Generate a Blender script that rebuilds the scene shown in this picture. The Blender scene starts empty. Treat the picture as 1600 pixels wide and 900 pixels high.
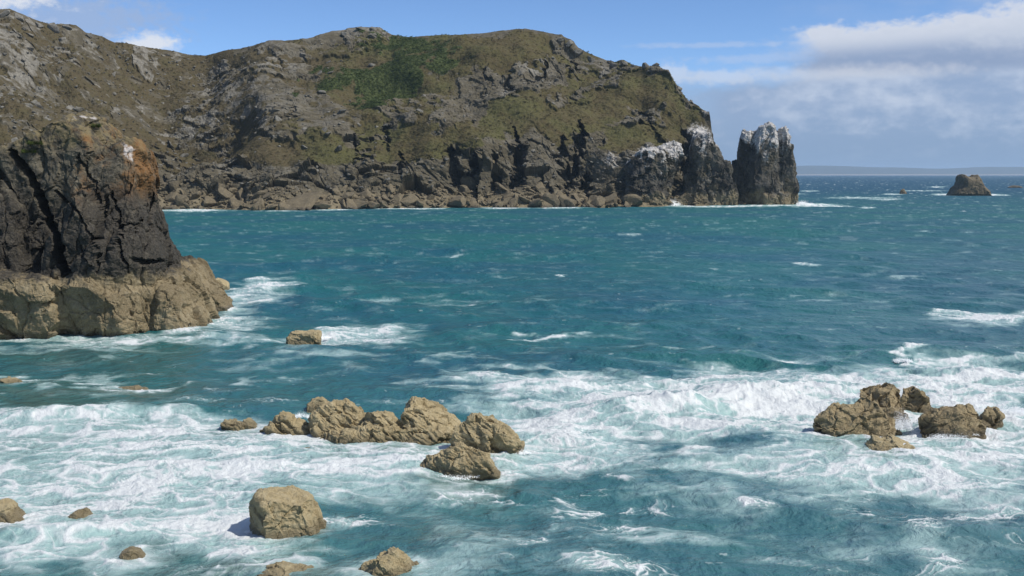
import bpy, math, random
import numpy as np

# ------------------------------------------------------------------ camera, sky, sun, exposure
scene = bpy.context.scene
COL = scene.collection
R = math.radians
CAM_H, FPX = 15.0, 1680.0                 # eye height above the sea, focal length in 1600-wide pixels
PITCH = math.atan(178.0 / FPX)
cam_data = bpy.data.cameras.new('camera')
cam_data.sensor_width = 36.0
cam_data.lens = 36.0 * FPX / 1600.0
cam_data.clip_start, cam_data.clip_end = 0.5, 60000.0
cam = bpy.data.objects.new('camera', cam_data)
COL.objects.link(cam)
cam.location = (0, 0, CAM_H)
cam.rotation_euler = (math.pi / 2 - PITCH, 0, 0)
scene.camera = cam

SUN_AZ = R(115)        # clockwise from +Y (the view direction): right of and a little behind the camera
SUN_EL = R(50)
sun_data = bpy.data.lights.new('sun', 'SUN')
sun_data.energy = 4.5
sun_data.angle = R(0.53)
sun_data.color = (1.0, 0.95, 0.87)
sun = bpy.data.objects.new('sun', sun_data)
COL.objects.link(sun)
sun.rotation_euler = (math.pi / 2 - SUN_EL, 0, math.pi - SUN_AZ)

scene.view_settings.view_transform = 'Standard'
scene.view_settings.look = 'None'
scene.view_settings.gamma = 1.0
scene.view_settings.use_curve_mapping = False
scene.view_settings.exposure = 0.0
scene.render.engine = 'CYCLES'
scene.cycles.use_denoising = True
scene.cycles.max_bounces = 5
scene.cycles.volume_bounces = 1
scene.cycles.volume_step_rate = 1.0


class NT:
    """thin helper around a node tree"""
    def __init__(self, tree):
        self.t = tree
        self.t.nodes.clear()

    def n(self, kind, **kw):
        nd = self.t.nodes.new(kind)
        for k, v in kw.items():
            setattr(nd, k, v)
        return nd

    def put(self, sock, v):
        if isinstance(v, bpy.types.NodeSocket):
            self.t.links.new(v, sock)
        elif v is not None:
            if sock.type == 'RGBA' and len(v) == 3:
                v = (*v, 1.0)
            sock.default_value = v

    def m(self, op, a, b=None, c=None, clamp=False):
        nd = self.n('ShaderNodeMath', operation=op, use_clamp=clamp)
        for i, v in enumerate((a, b, c)):
            if v is not None:
                self.put(nd.inputs[i], v)
        return nd.outputs[0]

    def vm(self, op, a, b=None):
        nd = self.n('ShaderNodeVectorMath', operation=op)
        self.put(nd.inputs[0], a)
        if b is not None:
            self.put(nd.inputs[3 if op == 'SCALE' else 1], b)
        return nd.outputs[0]

    def ss(self, x, lo, hi, a=0.0, b=1.0):
        nd = self.n('ShaderNodeMapRange', interpolation_type='SMOOTHSTEP')
        for i, v in enumerate((x, lo, hi, a, b)):
            self.put(nd.inputs[i], v)
        return nd.outputs[0]

    def mix(self, f, a, b, blend='MIX'):
        nd = self.n('ShaderNodeMix', data_type='RGBA', blend_type=blend)
        self.put(nd.inputs[0], f)
        self.put(nd.inputs[6], a)
        self.put(nd.inputs[7], b)
        return nd.outputs[2]

    def noise(self, vec, scale, detail=4.0, rough=0.55, dist=0.0):
        nd = self.n('ShaderNodeTexNoise')
        self.put(nd.inputs['Vector'], vec)
        nd.inputs['Scale'].default_value = scale
        nd.inputs['Detail'].default_value = detail
        nd.inputs['Roughness'].default_value = rough
        nd.inputs['Distortion'].default_value = dist
        return nd.outputs[0]

    def voro(self, vec, scale, feature='F1', out='Distance', rnd=1.0):
        nd = self.n('ShaderNodeTexVoronoi', feature=feature)
        self.put(nd.inputs['Vector'], vec)
        nd.inputs['Scale'].default_value = scale
        nd.inputs['Randomness'].default_value = rnd
        return nd.outputs[out]

    def attr(self, name):
        return self.n('ShaderNodeAttribute', attribute_name=name).outputs['Fac']

    def comb(self, x, y, z):
        nd = self.n('ShaderNodeCombineXYZ')
        for i, v in enumerate((x, y, z)):
            self.put(nd.inputs[i], v)
        return nd.outputs[0]

    def bump(self, h, strength, dist, normal=None):
        nd = self.n('ShaderNodeBump')
        nd.inputs['Strength'].default_value = strength
        nd.inputs['Distance'].default_value = dist
        self.put(nd.inputs['Height'], h)
        if normal is not None:
            self.put(nd.inputs['Normal'], normal)
        return nd.outputs[0]


def S(r, g, b):
    """8-bit sRGB to linear"""
    f = lambda c: c / 12.92 if c <= 0.04045 else ((c + 0.055) / 1.055) ** 2.4
    return (f(r / 255), f(g / 255), f(b / 255))


# ---- sky: Nishita, with banks of cloud laid out by direction (azimuth, elevation)
world = bpy.data.worlds.new('World')
scene.world = world
world.use_nodes = True
w = NT(world.node_tree)
SKY_STRENGTH = 0.145
sky = w.n('ShaderNodeTexSky', sky_type='NISHITA', sun_disc=False)
sky.sun_elevation = SUN_EL
sky.sun_rotation = SUN_AZ
sky.altitude = 0.0
sky.air_density = 0.6
sky.dust_density = 0.0
sky.ozone_density = 7.0
d = w.n('ShaderNodeTexCoord').outputs['Generated']
sep = w.n('ShaderNodeSeparateXYZ')
w.put(sep.inputs[0], d)
az = w.m('ARCTAN2', sep.outputs[0], sep.outputs[1])
el = w.m('ARCSINE', sep.outputs[2])
# clouds are wide and flat near the horizon
cv = w.comb(w.m('MULTIPLY', az, 7.0), w.m('MULTIPLY', el, 22.0), 0.0)
cvf = w.comb(w.m('MULTIPLY', az, 22.0), w.m('MULTIPLY', el, 46.0), 3.7)
n_big = w.noise(cv, 1.0, 6.0, 0.55)
n_fine = w.noise(cvf, 1.0, 7.0, 0.58)
n_puff = w.noise(w.comb(w.m('MULTIPLY', az, 75.0), w.m('MULTIPLY', el, 115.0), 1.9), 1.0, 5.0, 0.6)
pf2 = w.m('SUBTRACT', n_puff, 0.5)
puff = w.m('ADD', w.m('MULTIPLY', w.m('SUBTRACT', n_big, 0.5), 0.55), w.m('MULTIPLY', w.m('SUBTRACT', n_fine, 0.5), 0.5))


def PX(x): return (x - 800.0) / FPX
def PY(y): return (272.0 - y) / FPX


def band(lo, hi, soft_lo, soft_hi, wob):
    e = w.m('ADD', el, w.m('MULTIPLY', puff, wob))
    return w.m('MULTIPLY', w.ss(e, lo - soft_lo, lo + soft_lo), w.ss(e, hi + soft_hi, hi - soft_hi))


azw = w.m('ADD', az, w.m('MULTIPLY', puff, 0.16))
# low grey-blue cloud deck along the horizon
deck = w.m('MULTIPLY', w.ss(w.m('SUBTRACT', w.m('ADD', el, w.m('MULTIPLY', puff, -0.05)), w.m('MULTIPLY', w.ss(az, PX(1180), PX(1380)), 30.0 / FPX)), PY(110), PY(146)), w.ss(azw, PX(900), PX(1120)))
# the large cumulus bank standing on it, flat grey base, bright heaped top
bank_top = w.m('ADD', PY(52), w.m('MULTIPLY', w.m('SUBTRACT', az, PX(1400)), 0.10))
e_b = w.m('SUBTRACT', w.m('SUBTRACT', el, w.m('MULTIPLY', puff, 0.06)), w.m('MULTIPLY', pf2, 0.026))
bank = w.m('MULTIPLY', w.m('MULTIPLY', w.ss(w.m('SUBTRACT', e_b, bank_top), 0.008, -0.005), w.ss(el, PY(134), PY(116))), w.ss(azw, PX(1185), PX(1275)))
# thin veil above it
veil = w.m('MULTIPLY', w.m('MULTIPLY', w.ss(el, PY(70), PY(5)), w.ss(azw, PX(1190), PX(1420))), w.ss(n_big, 0.30, 0.62))
# scattered fair-weather cumulus over the rest of the sky
cum = w.m('MULTIPLY', w.ss(w.noise(w.comb(w.m('MULTIPLY', az, 3.0), w.m('MULTIPLY', el, 9.0), 9.3), 1.0, 8.0, 0.55), 0.60, 0.70), w.ss(el, PY(-60), PY(-200)))
# two small clouds over the left ridge


def blob(cx, cy, rx, ry, wob, soft):
    dx = w.m('DIVIDE', w.m('SUBTRACT', az, PX(cx)), rx / FPX)
    dy = w.m('DIVIDE', w.m('SUBTRACT', el, PY(cy)), ry / FPX)
    q = w.m('SQRT', w.m('ADD', w.m('MULTIPLY', dx, dx), w.m('MULTIPLY', dy, dy)))
    q = w.m('ADD', w.m('ADD', q, w.m('MULTIPLY', puff, wob)), w.m('MULTIPLY', pf2, 2.6))
    return w.ss(q, 1.0 + soft, 1.0 - soft)


left_white = w.m('MAXIMUM', blob(40, -2, 95, 50, 1.0, 0.5), blob(264, 84, 34, 15, 1.0, 0.6))
left_grey = w.m('MULTIPLY', blob(155, 52, 120, 34, 1.2, 0.6), 0.8)
wisp = w.m('MULTIPLY', w.m('MAXIMUM', blob(1110, 79, 90, 4, 2.0, 0.6), blob(1180, 100, 110, 7, 2.0, 0.6)), 0.4)
small_tops = w.m('MAXIMUM', blob(1045, 120, 24, 13, 0.8, 0.5), blob(1115, 126, 70, 9, 1.2, 0.6))
small_tops = w.m('MAXIMUM', small_tops, blob(1290, 124, 130, 9, 2.0, 0.9))
k = 1.0 / SKY_STRENGTH
def CC(r, g, b): return tuple(c * k for c in S(r, g, b))
col = sky.outputs[0]
col = w.mix(wisp, col, CC(190, 205, 232))
col = w.mix(w.m('MULTIPLY', veil, 0.85), col, CC(186, 198, 222))
deck_bright = w.m('MULTIPLY', w.ss(w.m('ADD', w.m('ADD', w.m('MULTIPLY', puff, 1.3), w.m('MULTIPLY', pf2, 0.35)), w.m('MULTIPLY', el, 1.6)), -0.04, 0.38), w.ss(el, PY(268), PY(205)))
deck_col = w.mix(deck_bright, w.mix(w.ss(el, 0.0, PY(150)), CC(132, 157, 190), CC(148, 169, 201)), CC(196, 207, 226))
col = w.mix(w.m('MULTIPLY', deck, 0.95), col, deck_col)
bank_lit = w.m('ADD', w.ss(el, PY(122), PY(52)), w.m('ADD', w.m('MULTIPLY', puff, 1.1), w.m('MULTIPLY', pf2, 0.5)))
bank_col = w.mix(w.ss(bank_lit, 0.0, 0.9), CC(145, 164, 196), CC(202, 210, 225))
bank_edge = w.ss(w.m('SUBTRACT', e_b, bank_top), -0.022, 0.004)
bank_col = w.mix(w.m('MULTIPLY', bank_edge, 0.7), bank_col, CC(219, 224, 236))
col = w.mix(w.m('MULTIPLY', bank, 0.97), col, bank_col)
col = w.mix(w.m('MULTIPLY', small_tops, 0.5), col, CC(222, 225, 233))
col = w.mix(left_grey, col, CC(158, 180, 216))
col = w.mix(w.m('MULTIPLY', left_white, 0.92), col, CC(226, 231, 240))
col = w.mix(w.m('MULTIPLY', cum, 0.9), col, CC(205, 212, 228))
bg = w.n('ShaderNodeBackground')
w.put(bg.inputs[0], col)
bg.inputs[1].default_value = SKY_STRENGTH
wo = w.n('ShaderNodeOutputWorld')
w.put(wo.inputs[0], bg.outputs[0])

# ------------------------------------------------------------------ numeric helpers
rng = np.random.default_rng(11)
F32 = np.float32
CP, SP = math.cos(PITCH), math.sin(PITCH)


def ray(x, y):
    """direction of a photograph pixel, scaled so that its Y component is 1"""
    x = np.asarray(x, float); y = np.asarray(y, float)
    u = (450.0 - y)
    dy = FPX * CP + u * SP
    return (x - 800.0) / dy, (-FPX * SP + u * CP) / dy


def at(x, y, z=0.0):
    """where the sight line of a pixel meets height z"""
    a, b = ray(x, y)
    Y = (z - CAM_H) / b
    return np.array([a * Y, Y, z + 0 * Y])


def atd(x, y, Y):
    """the point on a pixel's sight line at distance Y ahead"""
    a, b = ray(x, y)
    return np.array([a * Y, Y + 0 * a, CAM_H + b * Y])


def proj(P):
    """world point to photograph pixel"""
    X, Y, Z = P[:, 0], P[:, 1], P[:, 2] - CAM_H
    c = Y * CP - Z * SP
    return 800 + FPX * X / c, 450 - FPX * (Y * SP + Z * CP) / c


def sstep(x, a, b):
    t = np.clip((x - a) / (b - a), 0, 1)
    return t * t * (3 - 2 * t)


def hash3(ix, iy, iz, seed):
    h = (ix.astype(np.uint32) * np.uint32(374761393) + iy.astype(np.uint32) * np.uint32(668265263)
         + iz.astype(np.uint32) * np.uint32(2246822519) + np.uint32((seed * 3266489917) & 0xffffffff))
    h = (h ^ (h >> np.uint32(15))) * np.uint32(2246822519)
    h = (h ^ (h >> np.uint32(13))) * np.uint32(3266489917)
    return h ^ (h >> np.uint32(16))


GR = np.array([[1, 1, 0], [-1, 1, 0], [1, -1, 0], [-1, -1, 0], [1, 0, 1], [-1, 0, 1], [1, 0, -1], [-1, 0, -1],
               [0, 1, 1], [0, -1, 1], [0, 1, -1], [0, -1, -1], [1, 1, 0], [-1, 1, 0], [0, -1, 1], [0, -1, -1]], F32)


def perlin(P, seed=0):
    P = np.asarray(P, F32)
    if len(P) > 24000:
        return np.concatenate([perlin(P[i:i + 20000], seed) for i in range(0, len(P), 20000)])
    I = np.floor(P)
    f = P - I
    I = I.astype(np.int64)
    u = f * f * f * (f * (f * 6 - 15) + 10)
    out = np.zeros(len(P), F32)
    for dx in (0, 1):
        wx = u[:, 0] if dx else 1 - u[:, 0]
        for dy in (0, 1):
            wy = u[:, 1] if dy else 1 - u[:, 1]
            for dz in ((0, 1) if f[:, 2].any() else (0,)):
                wz = u[:, 2] if dz else 1 - u[:, 2]
                g = GR[hash3(I[:, 0] + dx, I[:, 1] + dy, I[:, 2] + dz, seed) & np.uint32(15)]
                out += wx * wy * wz * (g[:, 0] * (f[:, 0] - dx) + g[:, 1] * (f[:, 1] - dy) + g[:, 2] * (f[:, 2] - dz))
    return out


def fbm(P, octaves=4, seed=0, gain=0.5, lac=2.03, ridged=False):
    s, a, tot = 0, 1.0, 0.0
    P = np.asarray(P, F32)
    flat = not P[:, 2].any()
    for o in range(octaves):
        v = perlin(P * lac ** o + np.array([17.3, 9.1, 0.0 if flat else 5.7], F32) * o, seed + o)
        s = s + a * ((1 - 2.2 * np.abs(v)) if ridged else v)
        tot += a
        a *= gain
    return s / tot if ridged else s


def cells(P, seed=0, jit=0.95):
    """Worley cells: F1, F2, a random number per cell and the offset from its centre"""
    P = np.asarray(P, F32)
    Q = np.floor(P - 0.5)
    n = len(P)
    f1 = np.full(n, 9.0, F32); f2 = np.full(n, 9.0, F32)
    rid = np.zeros(n, np.uint32); off = np.zeros((n, 3), F32)
    for dx in (0, 1):
        for dy in (0, 1):
            for dz in (0, 1):
                C = Q + np.array([dx, dy, dz], F32)
                ci = C.astype(np.int64)
                h = hash3(ci[:, 0], ci[:, 1], ci[:, 2], seed)
                j = np.stack([(h & np.uint32(1023)), ((h >> np.uint32(10)) & np.uint32(1023)), ((h >> np.uint32(20)) & np.uint32(1023))], 1).astype(F32) / 1023.0
                v = P - (C + 0.5 + (j - 0.5) * jit)
                dd = np.sqrt((v * v).sum(1))
                near = dd < f1
                f2 = np.where(near, f1, np.minimum(f2, dd))
                off[near] = v[near]
                rid = np.where(near, h, rid)
                f1 = np.minimum(f1, dd)
    return f1, f2, rid, off


def blocks(P, seed, tilt=0.5, crack=0.5, cw=0.07):
    """chiselled rock: every cell is a tilted flat facet, joints between cells are grooves (unit: cell size)"""
    f1, f2, rid, off = cells(P, seed)
    r1 = (hash3(rid, rid, rid, 5) & np.uint32(4095)).astype(F32) / 4095.0
    t = np.stack([(hash3(rid, rid, rid, q) & np.uint32(4095)).astype(F32) / 4095.0 - 0.5 for q in (6, 7, 8)], 1)
    return (r1 - 0.5) * 0.45 + tilt * (t * off).sum(1) * 2.6 - crack * np.exp(-((f2 - f1) / cw) ** 2) * 0.22, r1


def seg_dist(px, py, pts):
    """distance to a polyline and the parameter (in vertices) along it"""
    best = np.full(px.shape, 1e9); par = np.zeros(px.shape)
    for i in range(len(pts) - 1):
        x0, y0 = pts[i][:2]; x1, y1 = pts[i + 1][:2]
        dx, dy = x1 - x0, y1 - y0
        t = np.clip(((px - x0) * dx + (py - y0) * dy) / (dx * dx + dy * dy + 1e-9), 0, 1)
        q = np.hypot(px - x0 - t * dx, py - y0 - t * dy)
        m = q < best
        best = np.where(m, q, best); par = np.where(m, i + t, par)
    return best, par


def poly_sd(px, py, pts):
    """signed distance to a polygon, positive inside"""
    P = list(pts) + [pts[0]]
    dist, _ = seg_dist(px, py, P)
    ins = np.zeros(px.shape, bool)
    for (x0, y0), (x1, y1) in zip(P[:-1], P[1:]):
        c = ((y0 > py) != (y1 > py)) & (px < (x1 - x0) * (py - y0) / (y1 - y0 + 1e-12) + x0)
        ins ^= c
    return np.where(ins, dist, -dist)


# ------------------------------------------------------------------ object helpers
def mesh_obj(name, V, Fc, mat=None, parent=None, smooth=False, attrs=None):
    me = bpy.data.meshes.new(name)
    V = np.ascontiguousarray(V, F32)
    Fc = np.ascontiguousarray(Fc, np.int32)
    me.vertices.add(len(V))
    me.vertices.foreach_set('co', V.ravel())
    k_ = Fc.shape[1]
    me.loops.add(Fc.size)
    me.loops.foreach_set('vertex_index', Fc.ravel())
    me.polygons.add(len(Fc))
    me.polygons.foreach_set('loop_start', np.arange(0, Fc.size, k_, dtype=np.int32))
    me.update(calc_edges=True)
    me.validate()
    me.polygons.foreach_set('use_smooth', np.full(len(me.polygons), smooth))
    for an, av in (attrs or {}).items():
        a = me.attributes.new(an, 'FLOAT', 'POINT')
        a.data.foreach_set('value', np.ascontiguousarray(av, F32))
    if mat:
        me.materials.append(mat)
    o = bpy.data.objects.new(name, me)
    COL.objects.link(o)
    if parent:
        o.parent = parent
    return o


def empty(name, loc=(0, 0, 0)):
    o = bpy.data.objects.new(name, None)
    o.empty_display_size = 0.5
    COL.objects.link(o)
    o.location = loc
    return o


def tag(o, label=None, cat=None, group=None, kind=None):
    for k_, v in (('label', label), ('category', cat), ('group', group), ('kind', kind)):
        if v:
            o[k_] = v
    return o


def grid_faces(nr, nc):
    i = np.arange(nr * nc).reshape(nr, nc)
    return np.stack([i[:-1, :-1], i[:-1, 1:], i[1:, 1:], i[1:, :-1]], -1).reshape(-1, 4)


def new_mat(name):
    m = bpy.data.materials.new(name)
    m.use_nodes = True
    return m, NT(m.node_tree)


def finish(t, color, rough, normal=None, spec=0.3):
    b = t.n('ShaderNodeBsdfPrincipled')
    t.put(b.inputs['Base Color'], color)
    t.put(b.inputs['Roughness'], rough)
    b.inputs['Specular IOR Level'].default_value = spec
    if normal is not None:
        t.put(b.inputs['Normal'], normal)
    o = t.n('ShaderNodeOutputMaterial')
    t.put(o.inputs[0], b.outputs[0])
    return b


# ------------------------------------------------------------------ materials
def pos_of(t):
    return t.n('ShaderNodeNewGeometry').outputs['Position']


def sepz(t, v):
    s = t.n('ShaderNodeSeparateXYZ')
    t.put(s.inputs[0], v)
    return s.outputs


def make_tan_rock(name, c1, c2, c3, k_=1.0):
    """barnacle-crusted shore rock; wet and darker just above the water"""
    m, t = new_mat(name)
    p = pos_of(t)
    z = sepz(t, p)[2]
    a = t.noise(p, 0.55 * k_, 5, 0.6)
    b = t.noise(p, 3.2 * k_, 6, 0.65)
    f = t.noise(p, 14.0 * k_, 4, 0.7)
    c = t.mix(t.ss(a, 0.35, 0.65), c1, c2)
    c = t.mix(t.ss(b, 0.45, 0.72), c, c3)
    c = t.mix(t.ss(f, 0.40, 0.75, 0.0, 0.5), c, tuple(x * 1.55 for x in c1))
    c = t.mix(t.ss(t.noise(p, 1.3 * k_, 5, 0.7), 0.56, 0.70, 0.0, 0.55), c, tuple(x * 0.45 for x in c1))
    wet = t.ss(t.m('ADD', z, t.m('MULTIPLY', b, 0.5 / k_)), 0.85 / k_, 0.38 / k_)
    c = t.mix(t.m('MULTIPLY', wet, 0.7), c, tuple(x * 0.35 for x in c1))
    nrm = t.bump(t.m('ADD', b, t.m('ADD', t.m('MULTIPLY', f, 0.6), t.m('MULTIPLY', t.noise(p, 42.0 * k_, 3, 0.6), 0.3))), 0.9, 0.11 / k_)
    finish(t, c, t.ss(wet, 0.0, 1.0, 0.9, 0.35), nrm)
    return m


MAT_TAN = make_tan_rock('barnacled_rock', (0.350, 0.285, 0.165), (0.280, 0.222, 0.122), (0.400, 0.340, 0.215))
MAT_REEF = make_tan_rock('wave_washed_rock', (0.275, 0.218, 0.125), (0.205, 0.160, 0.090), (0.335, 0.275, 0.170))
MAT_SHORE = make_tan_rock('shore_rock', (0.150, 0.122, 0.076), (0.098, 0.082, 0.055), (0.190, 0.158, 0.104), 0.35)


def make_crag():
    """zoned rock: barnacles below, black lichen in the splash zone, orange and grey lichen above"""
    m, t = new_mat('zoned_crag_rock')
    p = pos_of(t)
    x_, y_, z = sepz(t, p)
    a = t.noise(p, 0.22, 5, 0.6)
    b = t.noise(p, 1.1, 6, 0.65)
    f = t.noise(p, 6.0, 5, 0.7)
    zz = t.m('ADD', z, t.m('ADD', t.m('MULTIPLY', t.m('SUBTRACT', b, 0.5), 2.4), t.m('MULTIPLY', t.m('SUBTRACT', t.noise(p, 0.45, 4, 0.6), 0.5), 3.0)))
    tan = t.mix(t.ss(b, 0.4, 0.68), (0.200, 0.158, 0.090), (0.270, 0.225, 0.142))
    tan = t.mix(t.ss(a, 0.42, 0.60), tan, (0.150, 0.118, 0.066))
    tan = t.mix(t.ss(f, 0.45, 0.72, 0, 0.5), tan, (0.330, 0.280, 0.190))
    black = t.mix(t.ss(f, 0.42, 0.70), (0.030, 0.027, 0.022), (0.082, 0.072, 0.056))
    black = t.mix(t.ss(b, 0.52, 0.70, 0, 0.6), black, (0.120, 0.104, 0.078))
    grey = t.mix(t.ss(b, 0.38, 0.66), (0.056, 0.050, 0.036), (0.130, 0.114, 0.080))
    grey = t.mix(t.ss(f, 0.50, 0.72, 0, 0.7), grey, (0.20, 0.185, 0.155))
    lich = t.m('MULTIPLY', t.ss(zz, 11.0, 14.0), t.ss(t.m('ADD', t.noise(p, 0.33, 6, 0.68), t.m('MULTIPLY', t.m('ADD', x_, 41.0), 0.026)), 0.47, 0.68))
    up = t.mix(lich, grey, t.mix(t.ss(f, 0.35, 0.65), (0.205, 0.098, 0.030), (0.155, 0.098, 0.050)))
    top = t.m('MULTIPLY', t.ss(zz, 16.5, 19.0), t.ss(b, 0.42, 0.56))
    up = t.mix(t.m('MULTIPLY', top, 0.6), up, (0.19, 0.15, 0.07))
    c = t.mix(t.ss(zz, 4.9, 5.9), tan, black)
    c = t.mix(t.ss(t.m('ADD', zz, t.m('MULTIPLY', t.m('SUBTRACT', a, 0.5), 6.0)), 10.8, 15.4), c, up)
    c = t.mix(t.attr('white'), c, (0.52, 0.49, 0.47))
    wet = t.ss(t.m('ADD', z, t.m('MULTIPLY', b, 0.5)), 0.75, 0.30)
    c = t.mix(t.m('MULTIPLY', wet, 0.6), c, (0.05, 0.043, 0.028))
    nrm = t.bump(t.m('ADD', b, t.m('MULTIPLY', f, 0.5)), 0.8, 0.22)
    finish(t, c, t.ss(wet, 0.0, 1.0, 0.88, 0.35), nrm)
    return m


MAT_CRAG = make_crag()


def make_headland(name='headland_cover'):
    """rock, heath, grass and bird-lime, each where its attribute says the ground carries it"""
    m, t = new_mat(name)
    p = pos_of(t)
    geo = t.n('ShaderNodeNewGeometry')
    a = t.noise(p, 0.035, 5, 0.6)
    b = t.noise(p, 0.16, 6, 0.65)
    f = t.noise(p, 0.9, 5, 0.7)
    # beds dip to the left: stretch one noise along the bedding
    mp = t.n('ShaderNodeMapping')
    t.put(mp.inputs[0], p)
    mp.inputs['Rotation'].default_value = (0, R(38), 0)
    mp.inputs['Scale'].default_value = (0.25, 0.25, 1.2)
    bed = t.noise(mp.outputs[0], 0.8, 5, 0.65)
    rock = t.mix(t.ss(b, 0.38, 0.64), (0.060, 0.052, 0.035), (0.094, 0.081, 0.055))
    rock = t.mix(t.ss(bed, 0.42, 0.66), rock, (0.112, 0.098, 0.068))
    rock = t.mix(t.ss(f, 0.50, 0.74, 0, 0.6), rock, (0.158, 0.145, 0.108))
    rock = t.mix(t.m('MULTIPLY', t.ss(a, 0.50, 0.66), 0.5), rock, (0.095, 0.080, 0.050))
    pale = t.attr('pale')
    rock = t.mix(pale, rock, t.mix(t.ss(f, 0.35, 0.65), (0.15, 0.14, 0.12), (0.28, 0.265, 0.23)))
    rock = t.mix(t.attr('dark'), rock, t.mix(t.ss(b, 0.4, 0.66), (0.030, 0.028, 0.024), (0.085, 0.080, 0.070)))
    tan = t.mix(t.ss(b, 0.35, 0.68), (0.120, 0.098, 0.060), (0.205, 0.172, 0.112))
    tan = t.mix(t.ss(f, 0.45, 0.7, 0, 0.6), tan, (0.24, 0.205, 0.14))
    rock = t.mix(t.attr('tide'), rock, tan)
    grass = t.mix(t.ss(b, 0.36, 0.64), (0.078, 0.067, 0.027), (0.066, 0.051, 0.024))
    grass = t.mix(t.ss(a, 0.44, 0.60), grass, (0.076, 0.073, 0.027))
    hth = t.m('MULTIPLY', t.ss(t.m('ADD', sepz(t, p)[0], t.m('MULTIPLY', a, 90.0)), -20.0, -75.0), t.ss(b, 0.30, 0.55, 0.55, 1.0))
    grass = t.mix(hth, grass, (0.074, 0.058, 0.031))
    grass = t.mix(t.ss(f, 0.44, 0.70, 0, 0.7), grass, (0.108, 0.094, 0.052))
    grass = t.mix(t.ss(t.noise(p, 0.45, 5, 0.7), 0.58, 0.70, 0, 0.7), grass, (0.036, 0.037, 0.018))
    g = t.attr('grass')
    g = t.ss(t.m('ADD', g, t.m('MULTIPLY', t.m('SUBTRACT', f, 0.5), 0.8)), 0.38, 0.62)
    c = t.mix(g, rock, grass)
    c = t.mix(t.ss(t.m('ADD', t.attr('gorse'), t.m('MULTIPLY', t.m('SUBTRACT', f, 0.5), 0.8)), 0.4, 0.6), c, t.mix(f, (0.046, 0.062, 0.022), (0.070, 0.082, 0.030)))
    wh = t.ss(t.m('ADD', t.attr('white'), t.m('MULTIPLY', t.m('SUBTRACT', f, 0.5), 0.7)), 0.36, 0.66)
    c = t.mix(wh, c, (0.50, 0.48, 0.455))
    nrm = t.bump(t.m('ADD', b, t.m('MULTIPLY', f, 0.4)), 0.7, 1.0)
    finish(t, c, 0.95, nrm, 0.15)
    return m


MAT_HEAD = make_headland()


def make_hill_stone():
    m, t = new_mat('hillside_stone')
    p = pos_of(t)
    b = t.noise(p, 0.3, 5, 0.65)
    f = t.noise(p, 1.6, 5, 0.7)
    c = t.mix(t.ss(b, 0.35, 0.65), (0.105, 0.098, 0.082), (0.205, 0.195, 0.168))
    c = t.mix(t.ss(f, 0.5, 0.72, 0, 0.6), c, (0.29, 0.275, 0.24))
    finish(t, c, 0.95, t.bump(f, 0.8, 0.5), 0.15)
    return m


MAT_STONE = make_hill_stone()


def make_leafy(name, c1, c2, c3, sc):
    m, t = new_mat(name)
    p = pos_of(t)
    c = t.mix(t.ss(t.noise(p, sc, 4, 0.6), 0.35, 0.65), c1, c2)
    c = t.mix(t.ss(t.noise(p, sc * 0.12, 3, 0.6), 0.42, 0.62), c, c3)
    finish(t, c, 0.9, None, 0.2)
    return m


MAT_GORSE = make_leafy('gorse_leaf', (0.048, 0.074, 0.020), (0.085, 0.112, 0.036), (0.066, 0.092, 0.028), 1.2)
MAT_HEATH = make_leafy('heath_tussock', (0.085, 0.068, 0.030), (0.050, 0.045, 0.020), (0.098, 0.085, 0.036), 0.6)
MAT_TUFT = make_leafy('cliff_grass', (0.045, 0.070, 0.018), (0.075, 0.095, 0.026), (0.06, 0.08, 0.02), 3.0)


def make_sea():
    m, t = new_mat('sea_water')
    p = pos_of(t)
    foam, milk, shoal = t.attr('foam'), t.attr('milk'), t.attr('shoal')
    n1 = t.noise(p, 2.2, 6, 0.68, 0.6)
    n2 = t.noise(p, 9.0, 4, 0.7)
    cov = t.m('ADD', foam, t.m('MULTIPLY', t.m('SUBTRACT', t.m('ADD', t.m('MULTIPLY', n1, 0.65), t.m('MULTIPLY', n2, 0.35)), 0.5), 0.75))
    cov = t.ss(cov, 0.14, 0.90)
    big = t.noise(p, 0.022, 4, 0.6)
    deep = t.mix(t.ss(big, 0.38, 0.62), (0.014, 0.112, 0.112), (0.012, 0.088, 0.118))
    deep = t.mix(t.attr('offshore'), deep, (0.008, 0.060, 0.108))
    c = t.mix(milk, deep, (0.325, 0.465, 0.450))
    c = t.mix(shoal, c, (0.075, 0.095, 0.058))
    r1 = t.noise(p, 0.9, 5, 0.65, 0.4)
    r2 = t.noise(p, 0.22, 4, 0.6, 0.3)
    nrm = t.bump(r2, 0.65, 1.3)
    nrm = t.bump(r1, 0.75, 0.42, nrm)
    nrm = t.bump(n2, 0.35, 0.05, nrm)
    wb = t.n('ShaderNodeBsdfPrincipled')
    t.put(wb.inputs['Base Color'], c)
    t.put(wb.inputs['Roughness'], t.attr('chop'))
    wb.inputs['IOR'].default_value = 1.333
    t.put(wb.inputs['Normal'], nrm)
    fb = t.n('ShaderNodeBsdfPrincipled')
    t.put(fb.inputs['Base Color'], t.mix(t.ss(foam, 0.35, 0.85), (0.50, 0.59, 0.59), (0.67, 0.70, 0.70)))
    fb.inputs['Roughness'].default_value = 0.8
    fb.inputs['Specular IOR Level'].default_value = 0.2
    t.put(fb.inputs['Normal'], t.bump(t.m('ADD', n1, t.m('MULTIPLY', n2, 0.4)), 0.8, 0.22))
    mx = t.n('ShaderNodeMixShader')
    t.put(mx.inputs[0], cov)
    t.put(mx.inputs[1], wb.outputs[0])
    t.put(mx.inputs[2], fb.outputs[0])
    o = t.n('ShaderNodeOutputMaterial')
    t.put(o.inputs[0], mx.outputs[0])
    return m


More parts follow.
